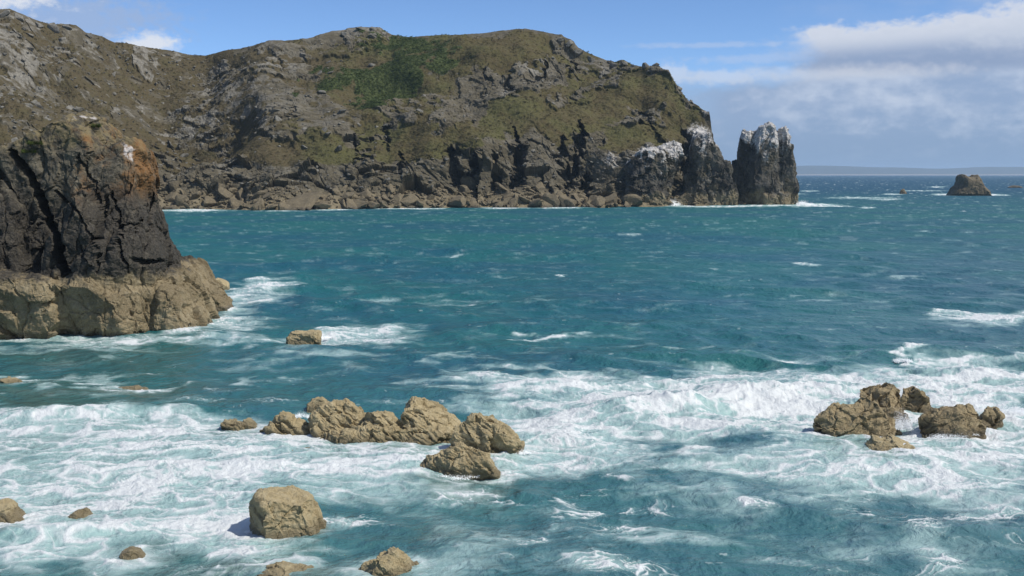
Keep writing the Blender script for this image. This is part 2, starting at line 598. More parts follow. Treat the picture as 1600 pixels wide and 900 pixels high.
MAT_SEA = make_sea()
MAT_SPRAY, _t = new_mat('white_spray')
_b = finish(_t, (0.86, 0.88, 0.89), 0.7, None, 0.2)
_b.inputs['Subsurface Weight'].default_value = 0.0
MAT_COAST, _t = new_mat('far_land')
_p = pos_of(_t)
_z = sepz(_t, _p)[2]
finish(_t, _t.mix(_t.ss(_z, 14.0, 10.0), _t.mix(_t.noise(_p, 0.002, 4), (0.08, 0.10, 0.10), (0.11, 0.125, 0.115)), (0.30, 0.27, 0.23)), 1.0, None, 0.1)

ROCK_SPOTS = []        # (x, y, radius) of every rock that stands in the water: foam gathers round them
SHORE = [(-400, 352), (-200, 345), (0, 338), (180, 331), (250, 327), (330, 327), (430, 329), (520, 327), (600, 325.5), (700, 324.5), (820, 324),
         (960, 324), (1040, 322.5), (1100, 321.5), (1165, 320.5)]
RIDGE = [(-400, 20), (-250, 8), (-100, 12), (0, 15), (15, 14), (40, 25), (75, 38), (85, 40), (120, 42), (135, 52), (160, 58), (180, 68), (220, 73),
         (250, 78), (285, 82), (320, 84), (345, 80), (380, 75), (420, 66), (450, 63), (480, 60), (520, 48), (560, 43), (590, 41), (600, 47),
         (612, 53), (650, 56), (700, 55), (740, 52), (780, 47), (820, 43), (860, 45), (878, 48), (885, 55), (895, 60), (905, 72), (930, 82),
         (950, 91), (960, 94), (975, 91), (990, 101), (1003, 107), (1025, 106), (1040, 114), (1047, 125), (1060, 142), (1075, 160), (1090, 166),
         (1106, 177), (1110, 195), (1113, 220), (1123, 240), (1138, 262), (1146, 290), (1150, 312), (1165, 319)]

# ------------------------------------------------------------------ headland
def lerp(tab, x):
    T = np.array(tab, float)
    return np.interp(x, T[:, 0], T[:, 1])


NOTCHES = [  # clefts and sea caves: (polyline of (x, y, half width)), depth in metres
    ([(704, 228, 4), (708, 250, 9), (716, 288, 15)], 17),
    ([(738, 244, 3), (736, 288, 9)], 14),
    ([(772, 242, 2), (778, 290, 8)], 12),
    ([(806, 192, 2), (811, 222, 4), (814, 245, 13), (806, 290, 10)], 15),
    ([(878, 206, 5), (875, 246, 8)], 9),
    ([(910, 197, 8), (904, 232, 8), (893, 262, 9), (885, 292, 9)], 15),
    ([(920, 262, 6), (914, 296, 9)], 11),
    ([(794, 114, 6), (796, 138, 8)], 7),
    ([(891, 86, 7), (888, 106, 9)], 7),
    ([(851, 92, 3), (848, 114, 4)], 5),
    ([(755, 112, 6), (760, 122, 4)], 4),
    ([(1010, 188, 9), (1018, 216, 13)], 8),
    ([(632, 244, 4), (631, 284, 5)], 7),
    ([(368, 296, 12), (368, 309, 13)], 8),
    ([(1072, 212, 6), (1062, 245, 20), (1060, 318, 26)], 17),
    ([(965, 290, 12), (968, 316, 14)], 8),
    ([(335, 150, 14), (352, 146, 10)], 4),
    ([(598, 200, 4), (604, 235, 6)], 6),
    ([(470, 178, 4), (430, 205, 4)], 2.5),
    ([(560, 215, 3), (565, 255, 6)], 6),
]
POLY_GRASS = [
    [(688, 232), (700, 200), (740, 186), (790, 150), (840, 140), (900, 108), (960, 108), (1030, 120), (1066, 160), (1080, 195), (1030, 182), (985, 180), (930, 205), (870, 212), (840, 200), (800, 200), (770, 222), (720, 232)],
    [(480, 62), (600, 60), (700, 56), (820, 44), (880, 50), (890, 78), (840, 84), (800, 104), (700, 118), (640, 145), (600, 165), (580, 190), (520, 185), (470, 170), (490, 120)],
    [(940, 215), (1000, 178), (1070, 180), (1100, 200), (1060, 215), (990, 235), (950, 245)],
    [(330, 160), (380, 140), (430, 165), (400, 215), (350, 215)],
    [(440, 225), (520, 215), (520, 245), (440, 245)],
    [(780, 78), (870, 70), (900, 95), (860, 100), (800, 105)],
]
POLY_GORSE = [
    [(572, 60), (640, 54), (690, 66), (722, 88), (712, 104), (680, 92), (640, 90), (600, 88), (578, 80)],
    [(600, 84), (690, 88), (715, 100), (690, 112), (640, 132), (606, 150), (592, 172), (575, 160), (560, 138), (520, 140), (488, 132), (505, 116), (548, 112), (570, 98)],
    [(570, 140), (604, 140), (605, 172), (580, 178)],
]


def build_headland():
    px = np.arange(-330, 1166, 1.1)
    nf = 330
    ridge, shore = lerp(RIDGE, px), lerp(SHORE, px)
    a0, b0 = ray(px, shore)
    Y0 = -CAM_H / b0
    Y0 = np.where(px < 250, np.minimum(Y0, 470), Y0)
    Y0 = np.convolve(np.pad(Y0, 20, 'edge'), np.ones(41) / 41, 'valid')
    s = np.linspace(0, 1, nf)[:, None]
    # depth gained from the shore to the ridge: rocky bench, cliff, then the slope above it
    cliff = sstep(px, 560, 720)[None, :]
    prof_l = np.interp(s, [0, .06, .13, .30, .60, 1], [0, 10, 20, 44, 92, 165])
    prof_r = np.interp(s, [0, .07, .12, .36, .44, .70, 1], [0, 14, 22, 38, 48, 92, 140])
    endfac = 1 - 0.62 * sstep(px, 930, 1150)[None, :]
    dep = (prof_l * (1 - cliff) + prof_r * cliff) * endfac
    dep = dep + 26 * np.sin(px / 150.0)[None, :] * s * (1 - s) * 2.0
    y = shore[None, :] + (ridge - shore)[None, :] * s
    X = np.broadcast_to(px[None, :], y.shape)
    Y = Y0[None, :] + dep
    P = np.stack(atd(X, y, Y), -1)                       # (rows, cols, 3)
    # ---- what the ground carries
    pf = P.reshape(-1, 3)
    wob = fbm(pf / 14.0, 4, 3).reshape(y.shape)
    wob2 = fbm(pf / 5.0, 3, 8).reshape(y.shape)
    wx, wy = X + 26 * wob + 8 * wob2, y + 18 * fbm(pf / 14.0, 4, 13).reshape(y.shape) + 6 * wob2
    grass = np.full(y.shape, -99.0)
    for pl in POLY_GRASS:
        grass = np.maximum(grass, poly_sd(wx, wy, pl))
    grass = sstep(grass, -6, 6)
    left = sstep(X, 470, 300) * sstep(y, 275, 240)       # heath with rock showing through
    heath = sstep(fbm(pf / 11.0, 4, 21, gain=0.6).reshape(y.shape) + 0.4 * wob2 + 0.25 * wob, -0.24, -0.04)
    grass = np.maximum(grass, left * heath)
    midp = sstep(X, 300, 400) * sstep(X, 760, 660) * sstep(y, 272, 246)
    grass = np.maximum(grass, midp * sstep(fbm(pf / 18.0, 4, 31).reshape(y.shape) + 0.3 * wob2, -0.24, -0.03))
    rgt = sstep(X, 860, 960) * sstep(y, 215, 195)
    grass = np.maximum(grass, rgt * sstep(fbm(pf / 16.0, 4, 33).reshape(y.shape), -0.05, 0.12))
    # bare rock ribs across the grass
    ribs = np.zeros(y.shape)
    for pl, hw in (([(690, 190), (730, 130), (800, 118), (850, 95), (830, 125), (770, 150)], 13), ([(860, 160), (930, 140), (965, 140)], 9),
                   ([(880, 60), (895, 90), (930, 100), (960, 125), (940, 135)], 11), ([(960, 100), (1000, 118)], 6), ([(1030, 112), (1075, 165), (1105, 185)], 9),
                   ([(430, 75), (560, 62), (590, 45)], 13), ([(430, 75), (470, 110), (400, 120)], 14), ([(350, 110), (345, 140)], 16),
                   ([(995, 195), (1040, 190)], 13), ([(0, 60), (40, 100), (60, 120)], 28), ([(100, 60), (140, 80)], 18), ([(230, 90), (245, 105)], 14),
                   ([(340, 170), (420, 160), (500, 170), (540, 180)], 24), ([(420, 210), (520, 200)], 15), ([(610, 180), (640, 180)], 20), ([(350, 205), (300, 185)], 10)):
        dd, _ = seg_dist(wx, wy, pl)
        ribs = np.maximum(ribs, sstep(dd, hw * 1.15, hw * 0.7))
    grass = grass * (1 - 0.90 * ribs * sstep(wob2 + 0.6 * wob, -0.30, -0.05))
    gorse = np.full(y.shape, -99.0)
    for pl in POLY_GORSE:
        gorse = np.maximum(gorse, poly_sd(wx, wy, pl))
    gorse = sstep(gorse + 20 * wob2 + 18 * wob, -4, 9)
    grass = np.maximum(grass, gorse)
    rock = 1 - grass
    # ---- relief: rib relief, buttresses, chiselled blocks on rock; soft hummocks on turf
    scl = np.array([1.0, 1.0, 0.55])                     # joints run steeply
    al = R(38)
    rot = np.array([[math.cos(al), 0, -math.sin(al)], [0, 1, 0], [math.sin(al), 0, math.cos(al)]])
    warp = pf + 4.5 * np.stack([fbm(pf / 20.0, 3, q) for q in (51, 52, 53)], 1)
    B = np.zeros(len(pf))
    lower = (sstep(y, 195, 235) * rock).ravel()
    b1, _ = blocks(warp * scl / 19.0, 61, 0.7, 0.5, 0.06)
    b2, _ = blocks((warp @ rot.T) * np.array([0.5, 1, 1.35]) / 8.0, 62, 0.7, 0.5, 0.07)
    b3, _ = blocks((warp @ rot.T) * np.array([0.6, 1, 1.3]) / 3.0, 63, 0.7, 0.5, 0.09)
    b4, _ = blocks((pf @ rot.T) * np.array([0.7, 1, 1.3]) / 1.35, 64, 0.7, 0.4, 0.1)
    rk = rock.ravel()
    slab = (sstep(poly_sd(wx, wy, [(335, 150), (420, 120), (560, 150), (580, 235), (420, 245), (330, 215)]), -8, 10)).ravel()
    b2 = b2 * (1 - 0.5 * slab); b3 = b3 * (1 - 0.7 * slab); b4 = b4 * (1 - 0.7 * slab)
    lft = sstep(X, 380, 280).ravel() * (1 - lower)
    b2 = b2 * (1 - 0.5 * lft); b3 = b3 * (1 - 0.25 * lft)
    B += b1 * 8.5 * (0.22 + 0.78 * lower) * (0.25 + 0.75 * rk)
    B += (b2 * 3.4 * (0.35 + 0.65 * lower) + b3 * 0.8 * (0.5 + 0.5 * lower) + b4 * 0.28) * (0.06 + 0.94 * rk)
    B += (ribs.ravel() * 1.8)
    B += fbm(pf / 50.0, 3, 70) * 13.0 + fbm(pf / 3.0, 3, 75) * 0.45 + fbm(pf / 1.1, 2, 78) * 0.18
    B += gorse.ravel() * 0.4
    B = B.reshape(y.shape)
    fd = sstep(s, 0.0, 0.14)
    B = B * fd + np.clip(B, -0.9, 0.9) * (1 - fd) * sstep(s, -0.004, 0.02)
    # clefts
    cut = np.zeros(y.shape)
    for pts, dpt in NOTCHES:
        dd, par = seg_dist(X + 9 * wob2 + 14 * wob, y + 5 * wob2, pts)
        hw = np.interp(par, np.arange(len(pts)), [q[2] for q in pts])
        cut = np.maximum(cut, 0.8 * dpt * sstep(dd, hw * 1.2, hw * 0.3))
    # push along a mean outward normal (towards the viewer and up)
    fade_r = sstep(s, 1.0, 0.93)
    nrm = np.array([0.0, -0.80, 0.60])
    amp = 0.35 + 0.65 * fade_r
    P = P + (B * amp * 0.9)[..., None] * nrm
    view = P - np.array([0, 0, CAM_H])
    view[..., 2] *= 0.15
    view /= np.linalg.norm(view, axis=-1, keepdims=True)
    P = P + (cut * (0.2 + 0.8 * fade_r))[..., None] * view
    # cover of bird lime, the tide zone and bleached stone
    white = np.zeros(y.shape)
    for cx, cy, rx, ry, v in ((955, 250, 26, 24, .5), (1010, 240, 28, 14, .7), (1090, 212, 26, 18, .8), (1100, 185, 10, 10, .5), (1040, 118, 14, 8, .4), (590, 46, 14, 6, .3), (960, 262, 12, 8, .5)):
        q = ((X - cx) / rx) ** 2 + ((y - cy) / ry) ** 2
        white = np.maximum(white, v * np.exp(-q))
    tide = sstep(P[..., 2] + 3 * wob2, 8.5, 3.5)
    pale = (sstep(X, 520, 250) * 0.55 + 0.18) * sstep(wob2 + 0.7 * wob, 0.05, 0.32) * sstep(y, 300, 260)
    for cx, cy, rx, ry in ((570, 50, 45, 14), (340, 120, 25, 22), (420, 105, 60, 25), (835, 105, 28, 16), (650, 215, 10, 40), (45, 90, 60, 45), (300, 190, 35, 20), (930, 110, 30, 25), (790, 160, 12, 40)):
        pale = np.maximum(pale, 0.75 * np.exp(-(((X - cx) / rx) ** 2 + ((y - cy) / ry) ** 2)) * sstep(wob2, -0.2, 0.15))
    # ---- foot below the water, back slope behind the ridge
    foot = P[:1].copy(); foot[..., 2] = -4.0; foot[..., 1] -= 6.0
    back = []
    top = P[-1:]
    for dy, fz in ((12, 0.97), (40, 0.9), (90, 0.72), (160, 0.4), (230, 0.0), (240, -0.08)):
        q = top.copy()
        q[..., 1] += dy
        q[..., 0] *= 1 + dy / 520.0 * 0.8
        q[..., 2] = top[..., 2] * fz + (-4.0 if fz <= 0 else 0)
        back.append(q)
    A = np.concatenate([foot] + [P] + back, 0)
    ext = lambda m, v=0.0: np.concatenate([m[:1]] + [m] + [np.broadcast_to(m[-1:], m[-1:].shape)] * len(back), 0).ravel()
    o = mesh_obj('headland', A.reshape(-1, 3), grid_faces(A.shape[0], A.shape[1]), MAT_HEAD, smooth=False,
                 attrs=dict(grass=ext(grass * (1 - gorse)), gorse=ext(gorse), white=ext(white), tide=ext(tide), pale=ext(pale)))
    tag(o, kind='structure')
    return o, P, px, s[:, 0], grass, gorse, y


HEAD, HP, HPX, HS, HG, HGO, HY = build_headland()


# ------------------------------------------------------------------ rocks
def lobe(outline, Yc, thick, zbot=-1.6, box=0.62, nt=96, nph=40, lean=0.0, cuts=14, hr=(0.72, 0.95), grow=1.0):
    """closed pillow whose outline facing the viewer is the given one; thick = half depth in metres"""
    pts = [np.array(atd(x, y, Yc)) for x, y in outline]
    q = np.array([(p[0], p[2]) for p in pts])
    lo = np.array([[q[-1, 0], zbot], [q[0, 0], zbot]])
    q = np.vstack([q, lo])
    c = np.array([(q[:, 0].min() + q[:, 0].max()) / 2, zbot * 0.45 + q[:, 1].max() * 0.55])
    th = np.linspace(0, 2 * math.pi, nt, endpoint=False)
    rad = np.zeros(nt)
    Q = np.vstack([q, q[:1]])
    for i, t in enumerate(th):
        dx, dz = math.cos(t), math.sin(t)
        best = 0.0
        for (x0, z0), (x1, z1) in zip(Q[:-1], Q[1:]):
            ex, ez = x1 - x0, z1 - z0
            den = dx * ez - dz * ex
            if abs(den) < 1e-9:
                continue
            u = ((x0 - c[0]) * ez - (z0 - c[1]) * ex) / den
            v = ((x0 - c[0]) * dz - (z0 - c[1]) * dx) / den
            if u > 0 and -1e-6 <= v <= 1 + 1e-6:
                best = max(best, u)
        rad[i] = best
    k3 = np.array([.25, .5, .25])
    rad = np.convolve(np.pad(rad, 1, 'wrap'), k3, 'valid')
    rad = rad * grow
    ph = np.linspace(-math.pi / 2, math.pi / 2, nph)
    cr = np.cos(ph) ** box
    sy = np.sign(np.sin(ph)) * np.abs(np.sin(ph)) ** box
    X = c[0] + cr[:, None] * rad[None, :] * np.cos(th)[None, :]
    Z = c[1] + cr[:, None] * rad[None, :] * np.sin(th)[None, :]
    Yv = Yc + np.broadcast_to((thick * sy)[:, None], X.shape) + lean * (Z - c[1])
    V = np.stack([X, Yv, Z], -1).reshape(-1, 3)
    # split off flat faces
    rr = np.random.default_rng(int(abs(outline[0][0]) * 7 + abs(outline[1][1]) * 13) % 99991)
    ctr = np.array([c[0], Yc, c[1]])
    for _ in range(cuts):
        nn = rr.normal(size=3) * np.array([0.6, 1.3, 0.6])
        nn /= np.linalg.norm(nn)
        dd = (V - ctr) @ nn
        h = dd.max() * rr.uniform(*hr)
        V = V - np.clip(dd - h, 0, None)[:, None] * nn
    i = np.arange(nph * nt).reshape(nph, nt)
    j = np.roll(i, -1, 1)
    Fc = np.stack([i[:-1], j[:-1], j[1:], i[1:]], -1).reshape(-1, 4)
    return V, Fc[:, ::-1]


def remesh(parts, voxel):
    """union of overlapping closed pieces as one even surface"""
    Vs, Fs, n = [], [], 0
    for V, Fc in parts:
        Vs.append(V); Fs.append(Fc + n); n += len(V)
    o = mesh_obj('tmp', np.vstack(Vs), np.vstack(Fs))
    md = o.modifiers.new('r', 'REMESH')
    md.mode = 'VOXEL'
    md.voxel_size = voxel
    dg = bpy.context.evaluated_depsgraph_get()
    me = bpy.data.meshes.new_from_object(o.evaluated_get(dg))
    old = o.data
    bpy.data.objects.remove(o)
    bpy.data.meshes.remove(old)
    return me


def get_co(me):
    V = np.empty(len(me.vertices) * 3, F32)
    me.vertices.foreach_get('co', V)
    return V.reshape(-1, 3)


def get_no(me):
    N = np.empty(len(me.vertices) * 3, F32)
    me.vertex_normals.foreach_get('vector', N)
    return N.reshape(-1, 3)


def carve(me, size, seed, aniso=(1, 1, 1), dip=0.0, amount=1.0, rough=1.0, ridge=0.10, crack=1.0):
    V, N = get_co(me), get_no(me)
    r = np.array([[math.cos(dip), 0, -math.sin(dip)], [0, 1, 0], [math.sin(dip), 0, math.cos(dip)]])
    W = V + 0.16 * size * np.stack([fbm(V / (0.7 * size), 3, seed + q) for q in (1, 2, 3)], 1)
    W = (W @ r.T) * np.array(aniso)
    dsp = fbm(V / (1.6 * size), 2, seed + 9) * 0.22 * size + ridge * size * (fbm(W * np.array([0.35, 1, 1.5]) / (0.55 * size), 5, seed + 14, gain=0.55, ridged=True) - 0.4)
    for kk, (sz, am, ck) in enumerate(((1.0, .26, .6), (0.40, .26, .4), (0.16, .20, .3))):
        b, _ = blocks(W / (size * sz), seed + 20 + kk, 0.8, ck * crack, 0.05)
        dsp = dsp + b * size * sz * am
    # bedding planes weather into thin ribs
    bed = (W @ np.array([0.25, 0.2, 1.0])) / (0.22 * size)
    st = np.abs((bed + 0.6 * fbm(V / (0.6 * size), 2, seed + 33)) % 1.0 - 0.5) * 2
    dsp = dsp - 0.022 * size * sstep(st, 0.80, 1.0)
    dsp = dsp - 0.07 * size
    dsp = dsp + rough * (fbm(V / (0.20 * size), 4, seed + 40, gain=0.6) * 0.045 * size)
    V2 = V + N * (dsp * amount)[:, None]
    me.vertices.foreach_set('co', np.ascontiguousarray(V2, F32).ravel())
    me.update()
    return V2


def rock_obj(name, parts, voxel, size, seed, mat, parent=None, white=None, smooth=False, clefts=(), **kw):
    me = remesh(parts, voxel)
    V = carve(me, size, seed, **kw)
    if clefts:
        V = np.array(V, float)
        x, y = proj(V)
        n = fbm(V / 0.9, 3, seed + 70)
        for pts, hw, dpt in clefts:
            dd, _ = seg_dist(x + 7 * n, y + 4 * n, pts)
            facing = sstep(V[:, 1], parts[0][0][:, 1].mean() + 2.0, parts[0][0][:, 1].mean() - 1.0)
            V[:, 1] += dpt * sstep(dd, hw * 1.3, hw * 0.3) * facing
        me.vertices.foreach_set('co', np.ascontiguousarray(V, F32).ravel())
        me.update()
    me.name = name
    me.materials.clear()
    me.materials.append(mat)
    me.polygons.foreach_set('use_smooth', np.full(len(me.polygons), smooth))
    if white is not None:
        a = me.attributes.new('white', 'FLOAT', 'POINT')
        a.data.foreach_set('value', np.ascontiguousarray(white(V), F32))
    o = bpy.data.objects.new(name, me)
    COL.objects.link(o)
    if parent:
        o.parent = parent
    return o


def front_Y(x, yb): return float(at(x, yb)[1])


def spot(o_or_parts):
    for V, _ in o_or_parts:
        m = np.abs(V[:, 2]) < 0.5 + 0.1 * np.ptp(V[:, 2])
        q = V[m] if m.any() else V
        ROCK_SPOTS.append((float((q[:, 0].min() + q[:, 0].max()) / 2), float((q[:, 1].min() + q[:, 1].max()) / 2),
                           float(np.ptp(q[:, 0]) / 2), float(np.ptp(q[:, 1]) / 2)))


# --- sea rocks: outline in the photograph, waterline in front, half depth
def sea_rock_parts(outline, yb, thick, box=0.62, **kw):
    xm = np.mean([p[0] for p in outline])
    Yc = front_Y(xm, yb) + thick * 0.86
    return lobe(outline, Yc, thick, box=box, grow=1.055, **kw)


BOULDERS = [
    ('boulder', 'large flat-topped tan boulder standing alone in the white foam in the foreground', 31,
     [(391, 815), (391, 786), (398, 773), (415, 766), (442, 763), (470, 767), (482, 779), (491, 802), (501, 822), (509, 840)], 845, 1.5, 1.5),
    ('boulder', 'pointed tan boulder cut by the bottom edge, right of the flat-topped one', 32,
     [(561, 893), (578, 866), (590, 856), (602, 850), (616, 853), (634, 870), (648, 893)], 908, 1.0, 1.0),
    ('boulder', 'low wave-washed brown slab at the bottom edge between two foreground boulders', 33,
     [(398, 896), (415, 887), (440, 882), (470, 885), (498, 895)], 911, 0.8, 0.8),
    ('boulder', 'small pointed brown rock in the foam at lower left', 34,
     [(189, 866), (190, 851), (196, 846), (210, 855), (225, 868)], 873, 0.5, 0.5),
    ('boulder', 'dark-topped rock cut by the left edge in the lower left foam', 35,
     [(-32, 806), (-15, 788), (5, 784), (20, 786), (30, 798), (37, 812)], 816, 0.8, 0.8),
    ('boulder', 'small rounded rock half drowned by foam near the left edge', 36,
     [(108, 802), (122, 791), (133, 793), (147, 806)], 807, 0.5, 0.5),
    ('boulder', 'dark blocky rock alone in the water off the foot of the near crag', 37,
     [(452, 534), (452, 522), (460, 516), (476, 517), (490, 514), (501, 514), (503, 521), (500, 531)], 538, 1.2, 1.2),
    ('boulder', 'small low tan rock at the left edge below the near crag', 38,
     [(-12, 600), (4, 590), (24, 591), (36, 600)], 602, 0.8, 0.8),
    ('boulder', 'small tan rock just behind the long reef, beside its left hump', 39,
     [(474, 637), (488, 627), (503, 622), (513, 630), (521, 641)], 642, 0.8, 0.8),
    ('boulder', 'low jagged rock awash in front of the right-hand reef', 40,
     [(1334, 712), (1354, 702), (1370, 685), (1382, 690), (1396, 683), (1414, 692), (1424, 699), (1442, 712)], 716, 1.2, 0.8),
    ('boulder', 'sliver of brown rock at the left edge above the lower foam', 41, [(-14, 656), (2, 650), (14, 655)], 657, 0.4, 0.4),
    ('boulder', 'thin flat rock awash beside the wave left of the reef', 42, [(178, 609), (195, 605), (215, 604), (232, 609)], 610, 0.7, 0.6),
    ('boulder', 'brown rock barely breaking the foam below the left of the long reef', 43, [(440, 709), (458, 702), (480, 702), (500, 709)], 711, 0.7, 0.6),
]
for name, label, seed, outl, yb, thick, size in BOULDERS:
    pt = [sea_rock_parts(outl, yb, thick)]
    spot(pt)
    o = rock_obj(name, pt, 0.045 if thick < 1.3 else 0.05, size, seed, MAT_TAN, amount=0.42 if size > 1 else 0.45, aniso=(1, 1, 1.3), dip=0.4, ridge=0.14)
    tag(o, label, 'rock', 'rocks standing in the sea')

# --- the long reef in the middle: each hump is a part
reef = empty('reef', tuple(at(600, 690)))
tag(reef, 'long jagged tan reef of joined humps lying in white water in the middle', 'reef')
REEF = [
    ([(470, 684), (520, 664), (600, 662), (680, 668), (730, 684), (760, 700)], 698, 1.9),
    ([(395, 672), (420, 663), (460, 662), (500, 668), (530, 680)], 681, 1.0),
    ([(341, 668), (352, 657), (365, 655), (378, 662), (400, 656), (414, 666)], 670, 0.9),
    ([(406, 668), (425, 653), (437, 643), (450, 645), (462, 659), (480, 663), (498, 673)], 682, 1.2),
    ([(489, 676), (490, 650), (498, 637), (520, 630), (545, 628), (560, 640), (571, 655), (588, 670)], 687, 1.8),
    ([(562, 674), (570, 650), (588, 637), (605, 640), (612, 655), (632, 667), (655, 682)], 691, 1.5),
    ([(603, 668), (614, 640), (640, 632), (660, 621), (680, 627), (695, 640), (700, 655), (716, 665), (728, 692)], 694, 2.2),
    ([(700, 694), (713, 660), (735, 652), (750, 638), (766, 639), (778, 657), (795, 667), (806, 680), (815, 694), (820, 707)], 712, 1.7),
    ([(659, 718), (666, 696), (690, 686), (715, 689), (735, 700), (760, 697), (785, 714), (798, 733), (801, 746)], 749, 1.6),
]


def local(o, parent):
    """keep the mesh where it is while its empty stands at the thing's base"""
    o.matrix_parent_inverse = parent.matrix_basis.inverted()


for i, (outl, yb, thick) in enumerate(REEF):
    pt = [sea_rock_parts(outl, yb, thick, box=0.85, cuts=26, hr=(0.62, 0.96))]
    spot(pt)
    o = rock_obj('hump', pt, 0.05, 1.9, 60 + i, MAT_TAN, parent=reef, amount=0.60, aniso=(0.8, 1, 1.35), dip=0.65, ridge=0.22, crack=1.6)
    local(o, reef)
# --- reef on the right, with white water running off it
reef2 = empty('reef', tuple(at(1400, 690)))
tag(reef2, 'cluster of brown rocks on the right with a wave pouring between them', 'reef')
REEF2 = [
    ([(1267, 664), (1275, 642), (1300, 632), (1330, 628), (1350, 614), (1380, 611), (1396, 630), (1402, 646), (1392, 668), (1384, 688)], 693, 2.0),
    ([(1347, 608), (1360, 598), (1384, 593), (1400, 601), (1413, 612), (1414, 640)], 652, 1.6),
    ([(1402, 630), (1415, 612), (1432, 606), (1446, 613), (1457, 636)], 645, 1.3),
    ([(1376, 660), (1385, 641), (1395, 634), (1404, 645), (1404, 664)], 670, 0.7),
    ([(1404, 655), (1408, 640), (1414, 637), (1421, 648), (1424, 658)], 664, 0.5),
    ([(1437, 654), (1458, 639), (1483, 628), (1510, 631), (1525, 643), (1533, 660), (1530, 677)], 683, 1.7),
    ([(1524, 650), (1540, 636), (1555, 637), (1567, 650), (1564, 661)], 665, 1.0),
]
for i, (outl, yb, thick) in enumerate(REEF2):
    pt = [sea_rock_parts(outl, yb, thick, box=0.85, cuts=26, hr=(0.62, 0.96))]
    spot(pt)
    o = rock_obj('hump', pt, 0.055, 2.2, 90 + i, MAT_REEF, parent=reef2, amount=0.52, aniso=(0.8, 1, 1.35), dip=-0.6, ridge=0.20, crack=1.6)
    local(o, reef2)

# --- the near crag on the left
crag = empty('crag', tuple(at(150, 525)))
tag(crag, 'tall near crag on the left, black above a tan wave-cut ledge, orange lichen high up', 'crag')


def crag_white(V):
    x, y = proj(V)
    n = fbm(V / 0.9, 4, 5)
    q1 = np.exp(-(((x - 200) / 11) ** 2 + ((y - 238) / 15) ** 2))
    q2 = 0.55 * np.exp(-(((x - 132) / 26) ** 2 + ((y - 184) / 4) ** 2))
    q = np.maximum(q1, q2)
    return sstep(q + 0.8 * n, 0.42, 0.75) * 0.8 * sstep(q, 0.1, 0.4)


main = [lobe([(66, 470), (52, 300), (42, 264), (28, 240), (48, 214), (76, 196), (100, 184), (125, 180), (148, 184), (166, 206), (186, 226), (200, 250), (214, 330), (232, 470)], 111, 8.0, zbot=0.5, box=0.6, cuts=16, hr=(0.8, 0.97), grow=1.04),
        lobe([(110, 470), (130, 300), (165, 245), (192, 228), (210, 226), (226, 241), (238, 265), (241, 284), (233, 297), (245, 330), (254, 372), (266, 402), (262, 424), (240, 470)], 109, 7.0, zbot=0.5, box=0.55, cuts=16, hr=(0.78, 0.96), grow=1.03),
        lobe([(72, 480), (84, 380), (105, 320), (135, 290), (165, 320), (182, 400), (205, 480)], 104.5, 5.0, zbot=0.5, box=0.6, cuts=16, hr=(0.8, 0.97), grow=1.04),
        lobe([(170, 480), (185, 350), (200, 310), (225, 320), (240, 370), (258, 400), (256, 425), (246, 480)], 105, 5.2, zbot=0.5, box=0.5, cuts=18, hr=(0.72, 0.96))]
CLEFTS = [([(20, 240), (46, 274), (68, 320), (86, 370), (100, 425), (104, 470)], 6.0, 3.6), ([(176, 300), (188, 345), (186, 385), (200, 425)], 2.6, 0.9),
          ([(120, 240), (150, 290), (160, 340), (176, 300)], 2.2, 0.6), ([(236, 300), (222, 345), (196, 352)], 2.6, 0.9), ([(205, 405), (235, 412), (250, 408)], 4.0, 1.8), ([(90, 300), (120, 330), (150, 385), (150, 425)], 2.2, 0.7)]
o = rock_obj('crag_block', main, 0.12, 5.6, 120, MAT_CRAG, parent=crag, white=crag_white, clefts=CLEFTS, amount=0.54, aniso=(1.4, 1, 0.5), dip=0.3, ridge=0.12, rough=0.9, crack=2.4)
local(o, crag)
leftm = [lobe([(-260, 520), (-250, 260), (-120, 238), (-40, 232), (-8, 246), (14, 266), (36, 286), (60, 318), (82, 360), (96, 400), (104, 480)], 108.5, 6.5, zbot=0.5, box=0.6, cuts=16, hr=(0.78, 0.96), grow=1.03),
         lobe([(-40, 480), (-20, 330), (10, 300), (40, 330), (60, 400), (80, 480)], 105.5, 4.5, zbot=0.5, box=0.6, cuts=16, hr=(0.78, 0.96), grow=1.03)]
o = rock_obj('crag_block', leftm, 0.12, 5.0, 130, MAT_CRAG, parent=crag, white=lambda V: np.zeros(len(V)), clefts=CLEFTS[:1], amount=0.54, aniso=(1.4, 1, 0.5), dip=0.3, ridge=0.12, rough=0.9, crack=2.4)
local(o, crag)
ledge = [lobe([(-260, 520), (-240, 425), (-100, 420), (0, 418), (100, 414), (130, 420), (150, 522)], 106, 9.0, zbot=-3, box=0.42),
         lobe([(100, 520), (110, 424), (200, 410), (262, 416), (292, 436), (304, 458), (312, 490), (318, 522)], 107.5, 9.2, zbot=-3, box=0.45),
         lobe([(240, 520), (262, 440), (290, 452), (312, 478), (324, 498), (330, 522)], 105.5, 4.2, zbot=-3, box=0.6)]
spot(ledge)
o = rock_obj('ledge', ledge, 0.11, 4.0, 140, MAT_CRAG, parent=crag, white=lambda V: np.zeros(len(V)), amount=0.60, aniso=(1.3, 1, 0.6), dip=-0.25, ridge=0.12, crack=2.0)
local(o, crag)
knob = [lobe([(245, 490), (258, 420), (268, 392), (284, 394), (308, 414), (324, 436), (340, 446), (352, 462), (364, 478), (369, 492)], 122, 5.0, zbot=-3, box=0.62)]
spot(knob)
o = rock_obj('knob', knob, 0.11, 3.2, 150, MAT_CRAG, parent=crag, white=lambda V: np.zeros(len(V)), crack=1.8, amount=0.5, aniso=(1, 1, 0.8), dip=0.7)
local(o, crag)
pt = [lobe([(330, 441), (338, 434), (350, 437), (358, 442)], 139, 1.0, zbot=-1)]
